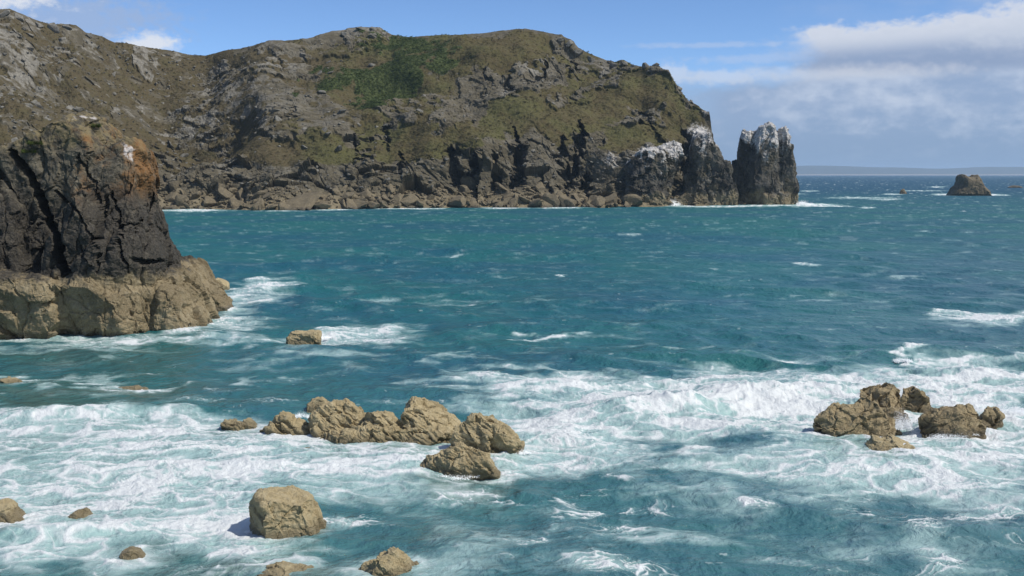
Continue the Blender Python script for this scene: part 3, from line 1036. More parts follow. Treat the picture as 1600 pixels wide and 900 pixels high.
spot(pt)
tag(rock_obj('boulder', pt, 0.06, 0.8, 155, MAT_TAN, amount=0.35), 'tiny tan rock peeping out behind the right end of the crag ledge', 'rock', 'rocks standing in the sea')

# --- sea stack and the buttresses at the point
def make_stack_rock(name):
    return make_headland(name)


def lime_top(lo, hi, seed, extra=()):
    def f(V):
        x, y = proj(V)
        n = 0.6 * fbm(V / np.array([2.2, 2.2, 13.0]), 3, seed) + 0.6 * fbm(V / np.array([6, 6, 9.0]), 3, seed + 40)
        wv = sstep(y + 38 * n, hi, lo)
        for cx, cy, rx, ry, v in extra:
            wv = np.maximum(wv, v * np.exp(-(((x - cx) / rx) ** 2 + ((y - cy) / ry) ** 2)))
        return wv * 0.58
    return f


def add_tide(o):
    me = o.data
    V = get_co(me)
    n = fbm(V / 6.0, 3, 77)
    for nm, val in (('dark', np.clip(0.62 - 1.1 * fbm(V / np.array([9, 9, 16.0]), 3, 79), 0.1, 1)), ('tide', sstep(V[:, 2] + 5 * n, 7.5, 4.0)), ('grass', np.zeros(len(V))), ('gorse', np.zeros(len(V))), ('pale', np.clip(0.12 + n, 0, .5))):
        a = me.attributes.new(nm, 'FLOAT', 'POINT')
        a.data.foreach_set('value', np.ascontiguousarray(val, F32))


YS = front_Y(1195, 320) + 12
KS = dict(zbot=-4, box=0.72, cuts=9, hr=(0.84, 0.97))
stack = [lobe([(1143, 322), (1140, 285), (1141, 258), (1149, 248), (1157, 256), (1168, 322)], YS + 8, 8, **KS),
         lobe([(1148, 322), (1151, 250), (1154, 226), (1161, 203), (1171, 194), (1180, 203), (1190, 322)], YS + 3, 9, **KS),
         lobe([(1162, 322), (1170, 250), (1177, 212), (1186, 194), (1197, 187), (1207, 190), (1215, 205), (1217, 240), (1216, 322)], YS - 3, 8.5, **KS),
         lobe([(1200, 322), (1205, 240), (1209, 205), (1215, 191), (1222, 189), (1229, 202), (1232, 226), (1238, 244), (1240, 265), (1238, 290), (1244, 305), (1250, 322)], YS + 2, 9.5, **KS),
         lobe([(1152, 322), (1156, 250), (1164, 222), (1180, 207), (1198, 200), (1214, 203), (1225, 214), (1232, 236), (1238, 264), (1240, 300), (1248, 322)], YS + 4, 9.5, **KS),
         lobe([(1146, 324), (1160, 302), (1200, 298), (1240, 302), (1254, 320)], YS, 13, zbot=-4, box=0.6)]
spot(stack[-1:])
o = rock_obj('sea_stack', stack, 0.40, 10.0, 170, MAT_HEAD, white=lime_top(210, 262, 4, ((1196, 245, 12, 20, .9), (1222, 205, 12, 20, .9))), amount=0.52, aniso=(1.5, 1.3, 0.5), dip=0.08, ridge=0.16, crack=2.0)
add_tide(o)
tag(o, 'three-pillared sea stack whitened on top, standing just off the headland point', 'sea stack')
YB = front_Y(1100, 321) + 10
butt1 = [lobe([(1066, 324), (1074, 270), (1078, 228), (1088, 204), (1104, 202), (1112, 216), (1122, 240), (1138, 262), (1146, 288), (1150, 324)], YB, 12, zbot=-4, box=0.6, cuts=10, hr=(0.8, 0.97)),
         lobe([(1044, 324), (1056, 300), (1090, 296), (1130, 292), (1152, 322)], YB - 1, 11, zbot=-4, box=0.5, cuts=9, hr=(0.84, 0.97))]
o = rock_obj('buttress', butt1, 0.42, 8.0, 180, MAT_HEAD, parent=HEAD, white=lime_top(205, 268, 9), amount=0.85, aniso=(1.3, 1.2, 0.6), dip=0.3, ridge=0.18)
add_tide(o)
YB2 = front_Y(1010, 323) + 13
butt2 = [lobe([(976, 324), (977, 270), (984, 246), (1000, 236), (1020, 230), (1034, 240), (1040, 262), (1036, 290), (1034, 324)], YB2, 11, zbot=-4, box=0.5, cuts=9, hr=(0.82, 0.97)),
         lobe([(1010, 324), (1014, 250), (1030, 226), (1052, 219), (1064, 228), (1060, 250), (1048, 290), (1040, 324)], YB2 + 12, 10, zbot=-4, box=0.5, cuts=9, hr=(0.84, 0.97))]
o = rock_obj('buttress', butt2, 0.42, 8.0, 190, MAT_HEAD, parent=HEAD, white=lime_top(236, 262, 12), amount=0.85, aniso=(1.2, 1.1, 0.7), dip=0.3, ridge=0.18)
add_tide(o)

# --- islets far out
YI = front_Y(1513, 306) + 12
isl = [lobe([(1480, 307), (1488, 296), (1496, 288), (1498, 276), (1502, 272), (1508, 276), (1518, 277), (1524, 273), (1528, 280), (1536, 292), (1547, 307)], YI, 12, zbot=-4, box=0.85, cuts=6, hr=(0.85, 0.98), nt=180, grow=1.04)]
spot(isl)
o = rock_obj('islet', isl, 0.40, 4.5, 210, MAT_SHORE, amount=0.42, aniso=(1, 1, 0.7))
tag(o, 'dark notched islet with two horns rising from the sea near the horizon', 'islet', 'islets near the horizon')
for lab, outl, yb, th, sd in (('tiny pale rock breaking the sea left of the horned islet', [(1405, 303), (1408, 297), (1412, 295), (1418, 303)], 303, 2.0, 211),
                              ('low dark rock at the right edge of the sea by the horizon', [(1573, 293), (1582, 290), (1590, 290), (1598, 293)], 293.5, 4.0, 212)):
    pt = [sea_rock_parts(outl, yb, th)]
    spot(pt)
    tag(rock_obj('islet', pt, 0.3, 3.0, sd, MAT_SHORE, amount=0.3), lab, 'islet', 'islets near the horizon')

# ------------------------------------------------------------------ loose rock at the foot of the headland, outcrops on the slope
def rock_variant(seed, n=3):
    """small angular rock, unit size"""
    t = (1 + 5 ** .5) / 2
    V = np.array([(-1, t, 0), (1, t, 0), (-1, -t, 0), (1, -t, 0), (0, -1, t), (0, 1, t), (0, -1, -t), (0, 1, -t), (t, 0, -1), (t, 0, 1), (-t, 0, -1), (-t, 0, 1)], float)
    Fc = [(0, 11, 5), (0, 5, 1), (0, 1, 7), (0, 7, 10), (0, 10, 11), (1, 5, 9), (5, 11, 4), (11, 10, 2), (10, 7, 6), (7, 1, 8), (3, 9, 4), (3, 4, 2), (3, 2, 6), (3, 6, 8), (3, 8, 9), (4, 9, 5), (2, 4, 11), (6, 2, 10), (8, 6, 7), (9, 8, 1)]
    V /= np.linalg.norm(V[0])
    V = list(map(tuple, V))
    for _ in range(n):
        mid, out = {}, []
        def md(a, b):
            key = (min(a, b), max(a, b))
            if key not in mid:
                q = (np.array(V[a]) + np.array(V[b])) / 2
                V.append(tuple(q / np.linalg.norm(q)))
                mid[key] = len(V) - 1
            return mid[key]
        for a, b, c in Fc:
            x, y, z = md(a, b), md(b, c), md(c, a)
            out += [(a, x, z), (b, y, x), (c, z, y), (x, y, z)]
        Fc = out
    V = np.array(V)
    r = np.random.default_rng(seed)
    # cut by random planes: angular, flat-faced
    for _ in range(13):
        nn = r.normal(size=3); nn /= np.linalg.norm(nn)
        h = r.uniform(0.42, 0.75)
        dd = V @ nn - h
        V = V - np.clip(dd, 0, None)[:, None] * nn
    V *= r.uniform(0.75, 1.25, 3)
    V = V * 1.3 + 0.05 * np.stack([fbm(V * 1.7, 2, seed + q) for q in (1, 2, 3)], 1)
    return V, np.array(Fc)


VARS = [rock_variant(300 + i, 2) for i in range(8)]
VAR_ME = {}


def variant_mesh(i, mat, nm):
    key = (i, mat.name)
    if key not in VAR_ME:
        o = mesh_obj(nm, VARS[i][0], VARS[i][1], mat)
        VAR_ME[key] = o.data
        bpy.data.objects.remove(o)
    return VAR_ME[key]


NR, NC = HP.shape[:2]
VIS = (HPX > 215)


def place(nm, mat, pos, size, r, flat=1.0):
    o = bpy.data.objects.new(nm, variant_mesh(int(r.integers(0, 8)), mat, nm))
    COL.objects.link(o)
    o.parent = HEAD
    o.location = pos
    o.rotation_euler = tuple(r.uniform(0, 6.28, 3)) if flat > 0.9 else (r.normal() * .25, R(-30) + r.normal() * .2, r.uniform(0, 6.28))
    o.scale = (size * r.uniform(0.9, 1.5), size * r.uniform(0.8, 1.2), size * flat * r.uniform(0.7, 1.0))
    return o


r = np.random.default_rng(77)
for i in range(230):                      # boulders heaped along the shore
    c = int(np.interp(r.uniform(240, 985), HPX, np.arange(NC)))
    row = int(abs(r.normal()) * 0.055 * NR)
    p = HP[min(row, NR - 1), c]
    sz = 0.8 + 2.6 * r.random() ** 2.0
    place('boulder', MAT_SHORE, (p[0], p[1] - r.uniform(0, 4) * (row < 8), max(p[2], 0) + sz * 0.08), sz, r, 0.62 if i % 4 else 1.0)
for x, yy, sz, fl in ((470, 321, 7.0, .40), (505, 324, 4, .5), (865, 316, 4.6, .75), (885, 319, 4.0, .7), (930, 318, 4.2, .7), (838, 320, 3.6, .7), (790, 318, 3.4, .8),
                      (640, 318, 3.0, .8), (600, 322, 2.6, .8), (560, 321, 3.0, .7), (370, 318, 3.4, .8), (410, 322, 2.6, .8), (330, 316, 3.2, .7), (735, 292, 4.0, .8),
                      (775, 276, 4.2, .9), (955, 312, 4.5, .8), (990, 318, 4.2, .8), (1160, 316, 2.6, .9), (715, 310, 3.0, .7), (290, 318, 3.0, .7)):
    c = int(np.interp(x, HPX, np.arange(NC)))
    row = int(np.argmin(np.abs(HY[:, c] - yy)))
    p = HP[row, c]
    place('boulder', MAT_SHORE, (p[0], p[1] - 1.5, p[2] + sz * 0.1), sz, r, fl)
k_ = 0
while k_ < 170:                           # outcrops breaking through the heath
    x = r.uniform(-40, 700) if r.random() < 0.75 else r.uniform(700, 1080)
    c = int(np.interp(x, HPX, np.arange(NC)))
    row = int(r.uniform(0.30, 0.985) * NR)
    if HGO[row, c] > 0.3 or (x > 600 and HG[row, c] > 0.5):
        continue
    p = HP[row, c]
    sz = 0.7 + 1.9 * r.random() ** 2.5
    place('outcrop', MAT_STONE, (p[0], p[1], p[2] - sz * 0.15), sz, r, 0.6)
    k_ += 1
for x, sz in ((5, 3), (30, 3.5), (60, 2.5), (85, 3), (110, 2.5), (140, 2.2), (540, 2.5), (565, 3), (585, 3.4), (600, 2.2), (878, 2.2), (890, 2.6), (905, 3), (925, 2.4),
              (961, 3.0), (976, 3.4), (990, 2.0), (1010, 2.6), (1024, 3.0), (1040, 3.2), (1060, 2.2), (1080, 2.2)):   # crags along the skyline
    c = int(np.interp(x, HPX, np.arange(NC)))
    p = HP[int(NR * 0.975), c]
    place('outcrop', MAT_STONE, (p[0], p[1], p[2] + 0.2), sz * 0.8, r, 0.8)


def scatter(nm, mat, pick, n, smin, smax, seed, squash, base):
    """many small things nobody could count, as one mesh"""
    r_ = np.random.default_rng(seed)
    idx = np.flatnonzero(pick.ravel())
    idx = r_.choice(idx, n)
    P = HP.reshape(-1, 3)[idx] + r_.normal(size=(n, 3)) * np.array([.6, .6, 0.1])
    Vs, Fs = [], []
    nb = [len(b[0]) for b in base]
    n0 = 0
    for i in range(n):
        V, Fc = base[i % len(base)]
        a = r_.uniform(0, 6.28)
        ca, sa = math.cos(a), math.sin(a)
        s_ = smin + (smax - smin) * r_.random() ** 2
        q = np.stack([V[:, 0] * ca - V[:, 1] * sa, V[:, 0] * sa + V[:, 1] * ca, V[:, 2] * squash], 1) * s_
        Vs.append(q + P[i]); Fs.append(Fc + n0); n0 += len(V)
    o = mesh_obj(nm, np.vstack(Vs), np.vstack(Fs), mat, parent=HEAD)
    tag(o, kind='stuff')
    return o


def clump(seed, leaves=26):
    """a low bush: leafy faces spread through a dome"""
    r_ = np.random.default_rng(seed)
    V, Fc = [], []
    for i in range(leaves):
        d_ = r_.normal(size=3); d_[2] = abs(d_[2]); d_ /= np.linalg.norm(d_)
        c = d_ * r_.uniform(0.55, 1.0)
        a = r_.normal(size=3); a -= 0.6 * d_ * (a @ d_); a /= np.linalg.norm(a)
        b = np.cross(d_, a) + 0.5 * r_.normal(size=3)
        s_ = r_.uniform(0.22, 0.42)
        n0 = len(V)
        V += [c - a * s_, c + b * s_, c + a * s_ + d_ * 0.1]
        Fc.append((n0, n0 + 1, n0 + 2))
    return np.array(V), np.array(Fc)


CL = [clump(400 + i) for i in range(6)]
SM = [rock_variant(500 + i, 1) for i in range(5)]
inview = np.broadcast_to(((HPX > -30) & (HPX < 1090))[None, :], HG.shape)
scatter('gorse_scrub', MAT_GORSE, (HGO > 0.5) & inview, 8000, 0.3, 0.95, 1, 0.6, CL)
scatter('heath', MAT_HEATH, (HG > 0.5) & (HGO < 0.3) & inview, 9000, 0.3, 0.95, 2, 0.6, CL)
scatter('scree', MAT_STONE, inview & (HY > 60) & (HY < 300) & ((HG < 0.6) | (HPX < 330)[None, :]), 2200, 0.25, 0.9, 3, 0.7, SM)
scatter('rubble', MAT_SHORE, inview & (HY > 296) & (np.arange(NR) > 2)[:, None], 2600, 0.3, 1.0, 4, 0.8, SM)

# pale stone and grass on top of the crag
top_obj = [o for o in bpy.data.objects if o.name.startswith('crag_block')][0]
TV = get_co(top_obj.data)
tx, ty = proj(TV)


def surf_at(x, y, rad=6):
    dq = np.hypot(tx - x, ty - y)
    q = TV[dq < max(rad, dq.min() + 1.0)]
    return q[np.argmin(q[:, 1])]


m = np.abs(tx - 117) < 8
q = TV[m][np.argmax(TV[m][:, 2])]
V, Fc = VARS[3]
o = mesh_obj('stone', V * np.array([0.62, 0.5, 0.36]) + q + np.array([0, 0, 0.15]), Fc, MAT_STONE)
tag(o, 'pale loose stone perched on the very top of the near crag', 'stone')


def tuft(seed, n, rad, h):
    r_ = np.random.default_rng(seed)
    V, Fc = [], []
    for i in range(n):
        a = r_.uniform(0, 6.28); d_ = rad * math.sqrt(r_.random())
        p = np.array([d_ * math.cos(a), d_ * math.sin(a), -0.1])
        t_ = np.array([r_.normal() * .18, r_.normal() * .18, h * r_.uniform(.5, 1)])
        s_ = np.array([math.cos(a), math.sin(a), 0]) * 0.035
        n0 = len(V)
        V += [p - s_, p + s_, p + t_]
        Fc.append((n0, n0 + 1, n0 + 2))
    return np.array(V), np.array(Fc)


for i, (x, y, lab) in enumerate(((150, 192, 'small green grass tuft near the top of the near crag'), (60, 222, 'wide green grass clump on the left shoulder of the near crag'), (45, 236, 'lower green grass clump hanging on the left shoulder of the near crag'))):
    p = surf_at(x, y)
    V, Fc = tuft(600 + i, 260, 0.7 if i else 0.45, 0.45)
    tag(mesh_obj('grass_tuft', V + p, Fc, MAT_TUFT), lab, 'grass', 'grass growing on the near crag')

# ------------------------------------------------------------------ the sea
FOAM = [  # (x, y, rx, ry, weight) in the photograph, laid on the water
    (150, 672, 270, 36, .72), (330, 712, 260, 48, .76), (560, 716, 190, 36, .66), (110, 760, 250, 54, .70), (60, 850, 190, 50, .72), (260, 826, 200, 46, .60), (430, 868, 130, 30, .42),
    (620, 782, 140, 34, .42), (300, 770, 230, 42, .62), (720, 840, 90, 40, .22), (20, 655, 160, 14, .5), (640, 720, 120, 26, .5),
    (850, 650, 140, 50, .68), (760, 594, 110, 14, .55), (950, 602, 170, 20, .50), (900, 690, 160, 36, .64), (1050, 640, 150, 42, .70), (1150, 630, 130, 40, .80), (1000, 722, 190, 24, .42), (800, 720, 90, 30, .5),
    (1250, 635, 120, 46, .85), (1420, 650, 190, 72, .85), (1530, 610, 120, 46, .85), (1570, 700, 130, 46, .62), (1480, 735, 200, 26, .46), (1290, 735, 180, 22, .44), (1570, 775, 130, 26, .40), (1200, 775, 150, 14, .3), (1120, 660, 90, 22, .8),
    (1575, 498, 105, 13, .90), (1500, 490, 40, 3, .5), (1432, 558, 30, 7, .75), (1410, 553, 14, 6, .8), (1560, 565, 70, 8, .45),
    (400, 462, 60, 16, .55), (340, 500, 80, 16, .62), (425, 443, 50, 6, .75), (290, 522, 30, 8, .8), (250, 532, 260, 7, .45), (570, 524, 95, 13, .66), (500, 520, 30, 8, .6), (852, 524, 46, 4, .72), (470, 560, 110, 16, .28), (90, 590, 110, 9, .5), (240, 605, 42, 5, .6), (400, 600, 60, 5, .4),
    (660, 470, 130, 7, .34), (80, 545, 130, 8, .42), (700, 556, 90, 4, .35), (1256, 412, 17, 3.2, .75), (880, 431, 8, 2.2, .7), (705, 398, 7, 2, .5), (1125, 422, 9, 2, .4), (735, 470, 10, 3, .5), (1180, 580, 120, 8, .42), (1060, 545, 40, 4, .35),
    (1354, 324.5, 13, 1.3, .9), (1270, 320.5, 36, 2.6, 1.0), (1300, 322.5, 30, 1.0, .7), (1265, 298.5, 14, .8, .8), (1240, 303, 20, .8, .6), (1440, 298, 40, .8, .5), (1465, 292, 14, .7, .8), (1395, 303.5, 16, .9, .8), (1480, 304, 24, 1.6, .9), (1550, 304.5, 14, 1.2, .9), (1570, 305, 10, .8, .7),
    (1340, 309, 60, 1.6, .45), (1385, 311.5, 26, 1.2, .6), (1440, 362, 16, 1.2, .5), (990, 367, 16, 1.1, .5), (1420, 437, 20, 1.5, .4), (1270, 466, 60, 2.2, .35), (1060, 470, 30, 2, .35),
    (300, 328.5, 56, 1.9, 1.0), (520, 327.5, 30, 1.3, .8), (640, 326, 60, 1.0, .8), (790, 325, 40, 1.0, .9), (880, 324.5, 40, 1.0, .8), (1060, 320, 34, 2.6, 1.0), (1120, 322.5, 60, 1.4, .9), (1200, 321, 50, 1.5, .8), (440, 329.5, 40, .8, .5),
    (1250, 800, 420, 60, .20), (850, 860, 260, 60, .20), (1420, 862, 260, 50, .22), (1000, 765, 160, 14, .25), (1300, 765, 60, 6, .4), (1060, 838, 130, 8, .3), (1530, 745, 100, 12, .5), (740, 745, 60, 12, .4),
    (1200, 712, 120, 16, .42), (1130, 738, 130, 10, .36), (1270, 705, 60, 14, .5),
    # clear patches
    (1085, 706, 56, 8, -.30), (900, 780, 160, 36, -.2), (600, 830, 60, 24, -.35), (560, 620, 160, 16, -.3), (700, 640, 60, 20, -.1),
    (330, 640, 60, 8, -.25), (1400, 820, 220, 40, -.15), (1550, 830, 120, 20, -.3),
]


def build_sea():
    fine_y = np.concatenate([np.arange(276.0, 330, 0.75), np.arange(330, 560, 1.0), np.arange(560, 930, 1.15)])
    ys = np.concatenate([[273.65, 273.8, 274.2, 274.9, 275.5], fine_y, [950, 1000, 1100, 1300, 1700, 2600]])
    fine_x = np.arange(-60, 1661, 1.45)
    xs = np.concatenate([[-4200, -2600, -1600, -1000, -600, -350, -200, -110], fine_x, [1710, 1800, 1950, 2200, 2600, 3200, 4200, 5800]])
    X, Yp = np.meshgrid(xs, ys)
    a, b = ray(X, Yp)
    Yw = -CAM_H / b
    # straight fan columns through the point below the eye: x follows the column of the far rows
    Xw = (X - 800.0) / FPX * Yw
    Pp = np.stack([Xw.ravel(), Yw.ravel(), np.zeros(Xw.size)], 1)
    X = 800 + FPX * Xw / (Yw * CP + CAM_H * SP)              # true photograph column of each vertex
    x, y = Pp[:, 0], Pp[:, 1]
    dy = np.abs(np.gradient(Yw, axis=0)).ravel()
    r_ = np.random.default_rng(5)
    Z = np.zeros(len(x)); DX = np.zeros(len(x)); DY = np.zeros(len(x))
    gust = 0.75 + 0.5 * fbm(Pp / 60.0, 2, 900)
    for i in range(54):
        lam = 0.9 * (26.0 / 0.9) ** (i / 53.0)
        th = R(-118) + r_.normal() * R(38)                      # heading towards the shore on the near left
        kx, ky = math.cos(th) * 2 * math.pi / lam, math.sin(th) * 2 * math.pi / lam
        am = 0.0070 * lam ** 0.90 * r_.uniform(0.6, 1.3)
        fade = np.clip(lam / (2.6 * dy) - 0.6, 0, 1)
        ph = kx * x + ky * y + r_.uniform(0, 6.28)
        A = am * fade * gust
        Z += A * np.cos(ph)
        DX -= A * math.cos(th) * np.sin(ph) * 0.9
        DY -= A * math.sin(th) * np.sin(ph) * 0.9
    # ---- foam: where it lies, then the lacework it breaks into
    dens = np.zeros(X.shape)
    wq = fbm(Pp / 6.0, 3, 905).reshape(X.shape)
    wq2 = fbm(Pp / 2.2, 3, 915).reshape(X.shape)
    scl_ = np.clip((Yp - 300) / 300, 0.05, 1)
    Xq, Yq = X + (60 * wq + 25 * wq2) * scl_, Yp + (26 * fbm(Pp / 6.0, 3, 907).reshape(X.shape) + 10 * wq2) * scl_ * np.clip((Yp - 340) / 250, 0.0, 1)
    for cx, cy, rx, ry, v in FOAM:
        q = ((Xq - cx) / rx) ** 2 + ((Yq - cy) / ry) ** 2
        e = np.exp(-q ** 1.6)
        dens = dens + v * e * (1 - 0.75 * np.clip(dens, 0, 1)) if v > 0 else dens + v * e
    dens = dens.ravel()
    near = np.zeros(len(x))
    for rx_, ry_, ra, rb in ROCK_SPOTS:
        if ry_ > 160:
            continue
        q = np.hypot((x - rx_) / (ra + .5), (y - ry_) / (rb + .5)) - 1
        near = np.maximum(near, np.exp(-np.clip(q * min(ra + .5, 4.0) / 0.9, 0, 50)))
    dens = dens + 0.55 * near * (1 - np.clip(dens, 0, 1)) * (0.6 + fbm(Pp / 3.0, 2, 931))
    # breaking mounds of water
    for cx, cy, lx, ly, hz, sl in ((1080, 640, 5.5, 1.6, 0.75, .12), (1120, 716, 3.0, 1.0, 0.16, .15), (1300, 612, 9, 2.2, .55, .2), (150, 648, 9, 1.6, .42, .2), (1500, 590, 8, 2.0, .5, .1), (930, 585, 9, 2.0, .35, .1), (80, 835, 3.2, 1.0, .35, .2), (500, 845, 2.8, .8, .22, 0), (1020, 600, 7, 1.6, .35, .15), (420, 455, 5, 2.0, .5, .3), (1580, 835, 4, 1.2, .35, .1), (350, 735, 4, 1.0, .2, .1)):
        c = at(cx, cy)
        u = x - c[0]; v = y - c[1] - sl * u
        fr = np.where(v < 0, ly * 0.7, ly * 1.5)
        Z += hz * np.exp(-(u / lx) ** 2 - (v / fr) ** 2) * (1 + 0.5 * fbm(Pp / 1.6, 3, 940))
    # lacework
    wp = Pp[:, :2] + 0.9 * np.stack([fbm(Pp / 2.4, 3, 950), fbm(Pp / 2.4, 3, 951)], 1)
    W3 = np.column_stack([wp, np.zeros(len(x))])
    flow = np.array([0.72, 1.25, 1.0])
    l1 = 1 - np.abs(perlin(W3 * flow / 2.6, 960)) * 3.0
    l2 = 1 - np.abs(perlin(W3 * flow / 1.15, 961)) * 2.8
    l3 = 1 - np.abs(perlin(W3 * flow / 0.5, 962)) * 2.6
    l4 = 1 - np.abs(perlin(W3 * flow / 0.27, 963)) * 2.4
    ffade = np.clip(2.0 / np.maximum(dy, .05) - .4, 0, 1)
    web = np.clip(np.maximum(np.maximum(l1, l2 * 0.92 - .05), np.maximum(l3 * 0.86 - .08, l4 * 0.72 - .14) * ffade), 0, 1) ** 2.0
    body = fbm(W3 * flow / 3.4, 5, 970, gain=0.6)
    dn = np.clip(dens, 0, 1.15) * (1 - 0.14 * sstep(Yp.ravel(), 600, 680))
    foam = (0.10 + 1.02 * web) * sstep(dn, 0.02, 0.70) + 0.62 * sstep(dn + 0.55 * body, 0.62, 1.25) + body * 0.36 * np.clip(dn * 2.2, 0, 1) - 0.08
    # thin lines of old foam and sparse whitecaps in open water
    crest = Z / (0.10 + 0.06 * np.sqrt(dy))
    calm = sstep(Yp.ravel(), 430, 800)
    web2 = np.clip(np.maximum(l2, l3 * 0.9), 0, 1) ** 2.4 * (0.55 + 1.2 * body)
    foam = np.maximum(foam, (web2 - 0.20) * 1.35 * calm * sstep(fbm(Pp / 7.0, 3, 981), -.22, .25))
    cap = sstep(fbm(Pp / np.array([1.5, 1.2, 1]), 4, 990, gain=.6) + 0.05 * crest, 0.72, 0.9) * 0.45
    foam = np.maximum(foam, cap * sstep(Yp.ravel(), 350, 430))
    far_cap = sstep(fbm(Pp / np.array([9, 24.0, 1]), 3, 995), 0.55, 0.66) * .6 * sstep(Yp.ravel(), 440, 300) * sstep(Yp.ravel(), 279, 284) * sstep(X.ravel(), 1180, 1260)
    foam = np.clip(np.maximum(foam, far_cap), 0, 1.1)
    milk = np.clip(sstep(dn + 0.35 * body, 0.03, 0.62) * 0.88 + 0.10 * calm + 0.10 * sstep(Z, .1, .5) * calm, 0, 0.9)
    # shallow floor shows through on the left, below the crag and in front of the reefs
    shoal = np.zeros(X.shape)
    for cx, cy, rx, ry, v in ((130, 560, 200, 16, .30), (150, 612, 200, 10, .55), (40, 625, 120, 10, .5), (560, 700, 120, 10, .25), (400, 890, 160, 14, .5), (650, 850, 70, 18, .3), (240, 868, 60, 12, .3), (1380, 715, 70, 6, .6), (720, 752, 90, 8, .35), (350, 665, 50, 6, .3)):
        shoal = np.maximum(shoal, v * np.exp(-((Xq - cx) / rx) ** 2 - ((Yq - cy) / ry) ** 2))
    Z += 0.16 * dn ** 1.5 * (fbm(W3 * flow / 1.3, 4, 1010, gain=0.6, ridged=True) - 0.35) * ffade
    Z += 0.06 * np.clip(foam, 0, 1) * (1 + fbm(Pp / 0.5, 2, 999)) * ffade
    V = np.column_stack([x + DX, y + DY, Z])
    o = mesh_obj('sea', V, grid_faces(*X.shape), MAT_SEA, smooth=True, attrs=dict(foam=foam, milk=milk, shoal=shoal.ravel(), offshore=sstep(y, 220, 1100), chop=np.clip(0.10 + 0.105 * np.log2(1 + dy / 0.25), 0.1, 0.8)))
    tag(o, kind='structure')
    return o


SEA = build_sea()


# ------------------------------------------------------------------ spray thrown up by the waves
def spray(label, cx, cy, wpx, hpx, n, size, seed, Yoff=0.0, skew=0.0):
    r_ = np.random.default_rng(seed)
    base = at(cx, cy)
    mpp = base[1] / FPX
    W_, H_ = wpx * mpp, hpx * mpp
    Vs = np.array([(1, 0, -.5), (-.5, .87, -.5), (-.5, -.87, -.5), (0, 0, 1)], float)
    Fs = np.array([(0, 2, 1), (0, 1, 3), (1, 2, 3), (2, 0, 3)])
    jets = r_.uniform(-1, 1, (14, 2)); jh = r_.uniform(0.35, 1.0, 14)
    V, Fc = [], []
    for i in range(n):
        j = r_.integers(0, 14)
        t = r_.random() ** 1.7
        px_ = jets[j, 0] * W_ * .5 * (1 - 0.35 * t) + r_.normal() * W_ * (0.05 + 0.10 * t) + skew * t * H_
        py_ = jets[j, 1] * W_ * .22 + r_.normal() * W_ * .06
        pz_ = t * H_ * jh[j] * (1 - 0.5 * abs(jets[j, 0])) + r_.normal() * H_ * .05
        s_ = size * (0.35 + r_.random() ** 2) * (1.15 - t)
        V.append(Vs * s_ + base + np.array([px_, py_ + Yoff, max(pz_, -0.1)]))
        Fc.append(Fs + 4 * i)
    o = mesh_obj('spray', np.vstack(V), np.vstack(Fc), MAT_SPRAY)
    tag(o, label, 'spray', None, 'stuff')
    return o


spray('white burst of spray at the foot of the headland buttress', 1050, 321, 26, 15, 2600, 0.22, 1)
spray('white spray breaking at the right foot of the sea stack', 1256, 320, 30, 10, 2200, 0.20, 2)
spray('white water falling between the rocks of the right-hand reef', 1420, 676, 46, 42, 7000, 0.024, 3, 1.2)
spray('spray bursting behind the right end of the right-hand reef', 1580, 655, 70, 40, 7000, 0.026, 4, 1.0)
spray('small plume of spray left of the right-hand reef', 1275, 668, 30, 14, 900, 0.035, 5)
spray('crest of a small breaker behind the right-hand reef', 1412, 565, 26, 12, 2200, 0.035, 6)
spray('splash against the foot of the crag ledge', 300, 520, 60, 14, 2600, 0.035, 7)
spray('splash beside the left humps of the long reef', 468, 655, 30, 16, 1800, 0.022, 8, 0.6)

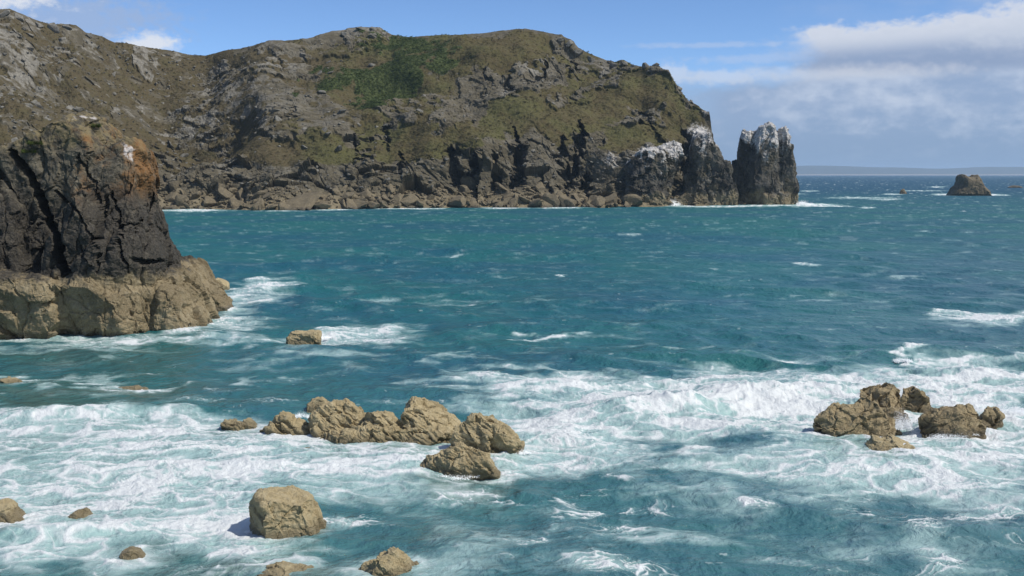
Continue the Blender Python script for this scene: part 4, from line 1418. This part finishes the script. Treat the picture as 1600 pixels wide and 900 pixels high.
for k2, (lab, x_, y_, w_, h_, n_) in enumerate((
        ('thin spray along the front of the long reef', 600, 690, 110, 7, 1300), ('spray at the right end of the long reef', 815, 708, 26, 12, 700),
        ('splash at the foot of the front hump of the long reef', 720, 745, 70, 8, 900), ('splash on the left of the large flat-topped boulder', 396, 832, 26, 10, 500),
        ('white wash along the front of the right-hand rock cluster', 1330, 690, 80, 12, 1500), ('white wash under the rightmost rocks of the right-hand cluster', 1490, 682, 80, 12, 1500),
        ('spray round the low jagged rock in front of the right-hand reef', 1390, 710, 60, 8, 800), ('splash beside the dark blocky rock off the crag', 505, 528, 24, 7, 600))):
    spray(lab, x_, y_, w_, h_, int(n_ * 1.6), 0.02 if y_ > 600 else 0.035, 20 + k2)

# ------------------------------------------------------------------ far coast and the air
xs = np.linspace(-13500, 13500, 160)
pr = np.stack([xs * 0, xs * 0], 0)
hgt = 94 + 36 * fbm(np.stack([xs / 2600, xs * 0, xs * 0 + 4.2], 1), 4, 3) + 8 * np.sin(xs / 2500)
rows = []
for yy, fz in ((12600, -0.01), (12660, 0.02), (12700, 0.10), (12900, 0.55), (13500, 0.95), (14000, 1.0), (15200, 0.6), (15600, -0.01)):
    rows.append(np.stack([xs, np.full_like(xs, yy) + 60 * np.sin(xs / 900.0), hgt * fz + (-2 if fz < 0 else 0)], 1))
A = np.stack(rows, 0)
tag(mesh_obj('coast', A.reshape(-1, 3), grid_faces(8, 160), MAT_COAST, smooth=True), kind='structure')

HAZE = 0.00006
lo, hi = np.array([-90000.0, -60.0, -6.0]), np.array([90000.0, 18500.0, 140.0])
hv = np.array([[(lo, hi)[i][0], (lo, hi)[j][1], (lo, hi)[k2][2]] for i in (0, 1) for j in (0, 1) for k2 in (0, 1)])
hf = np.array([(0, 1, 3, 2), (4, 6, 7, 5), (0, 4, 5, 1), (2, 3, 7, 6), (0, 2, 6, 4), (1, 5, 7, 3)])
mh, th_ = new_mat('sea_air')
pv = th_.n('ShaderNodeVolumePrincipled')
pv.inputs['Color'].default_value = (0.62, 0.80, 1.0, 1)
pv.inputs['Density'].default_value = HAZE
pv.inputs['Anisotropy'].default_value = 0.2
oo = th_.n('ShaderNodeOutputMaterial')
th_.put(oo.inputs['Volume'], pv.outputs[0])
tag(mesh_obj('haze', hv, hf, mh), kind='stuff')
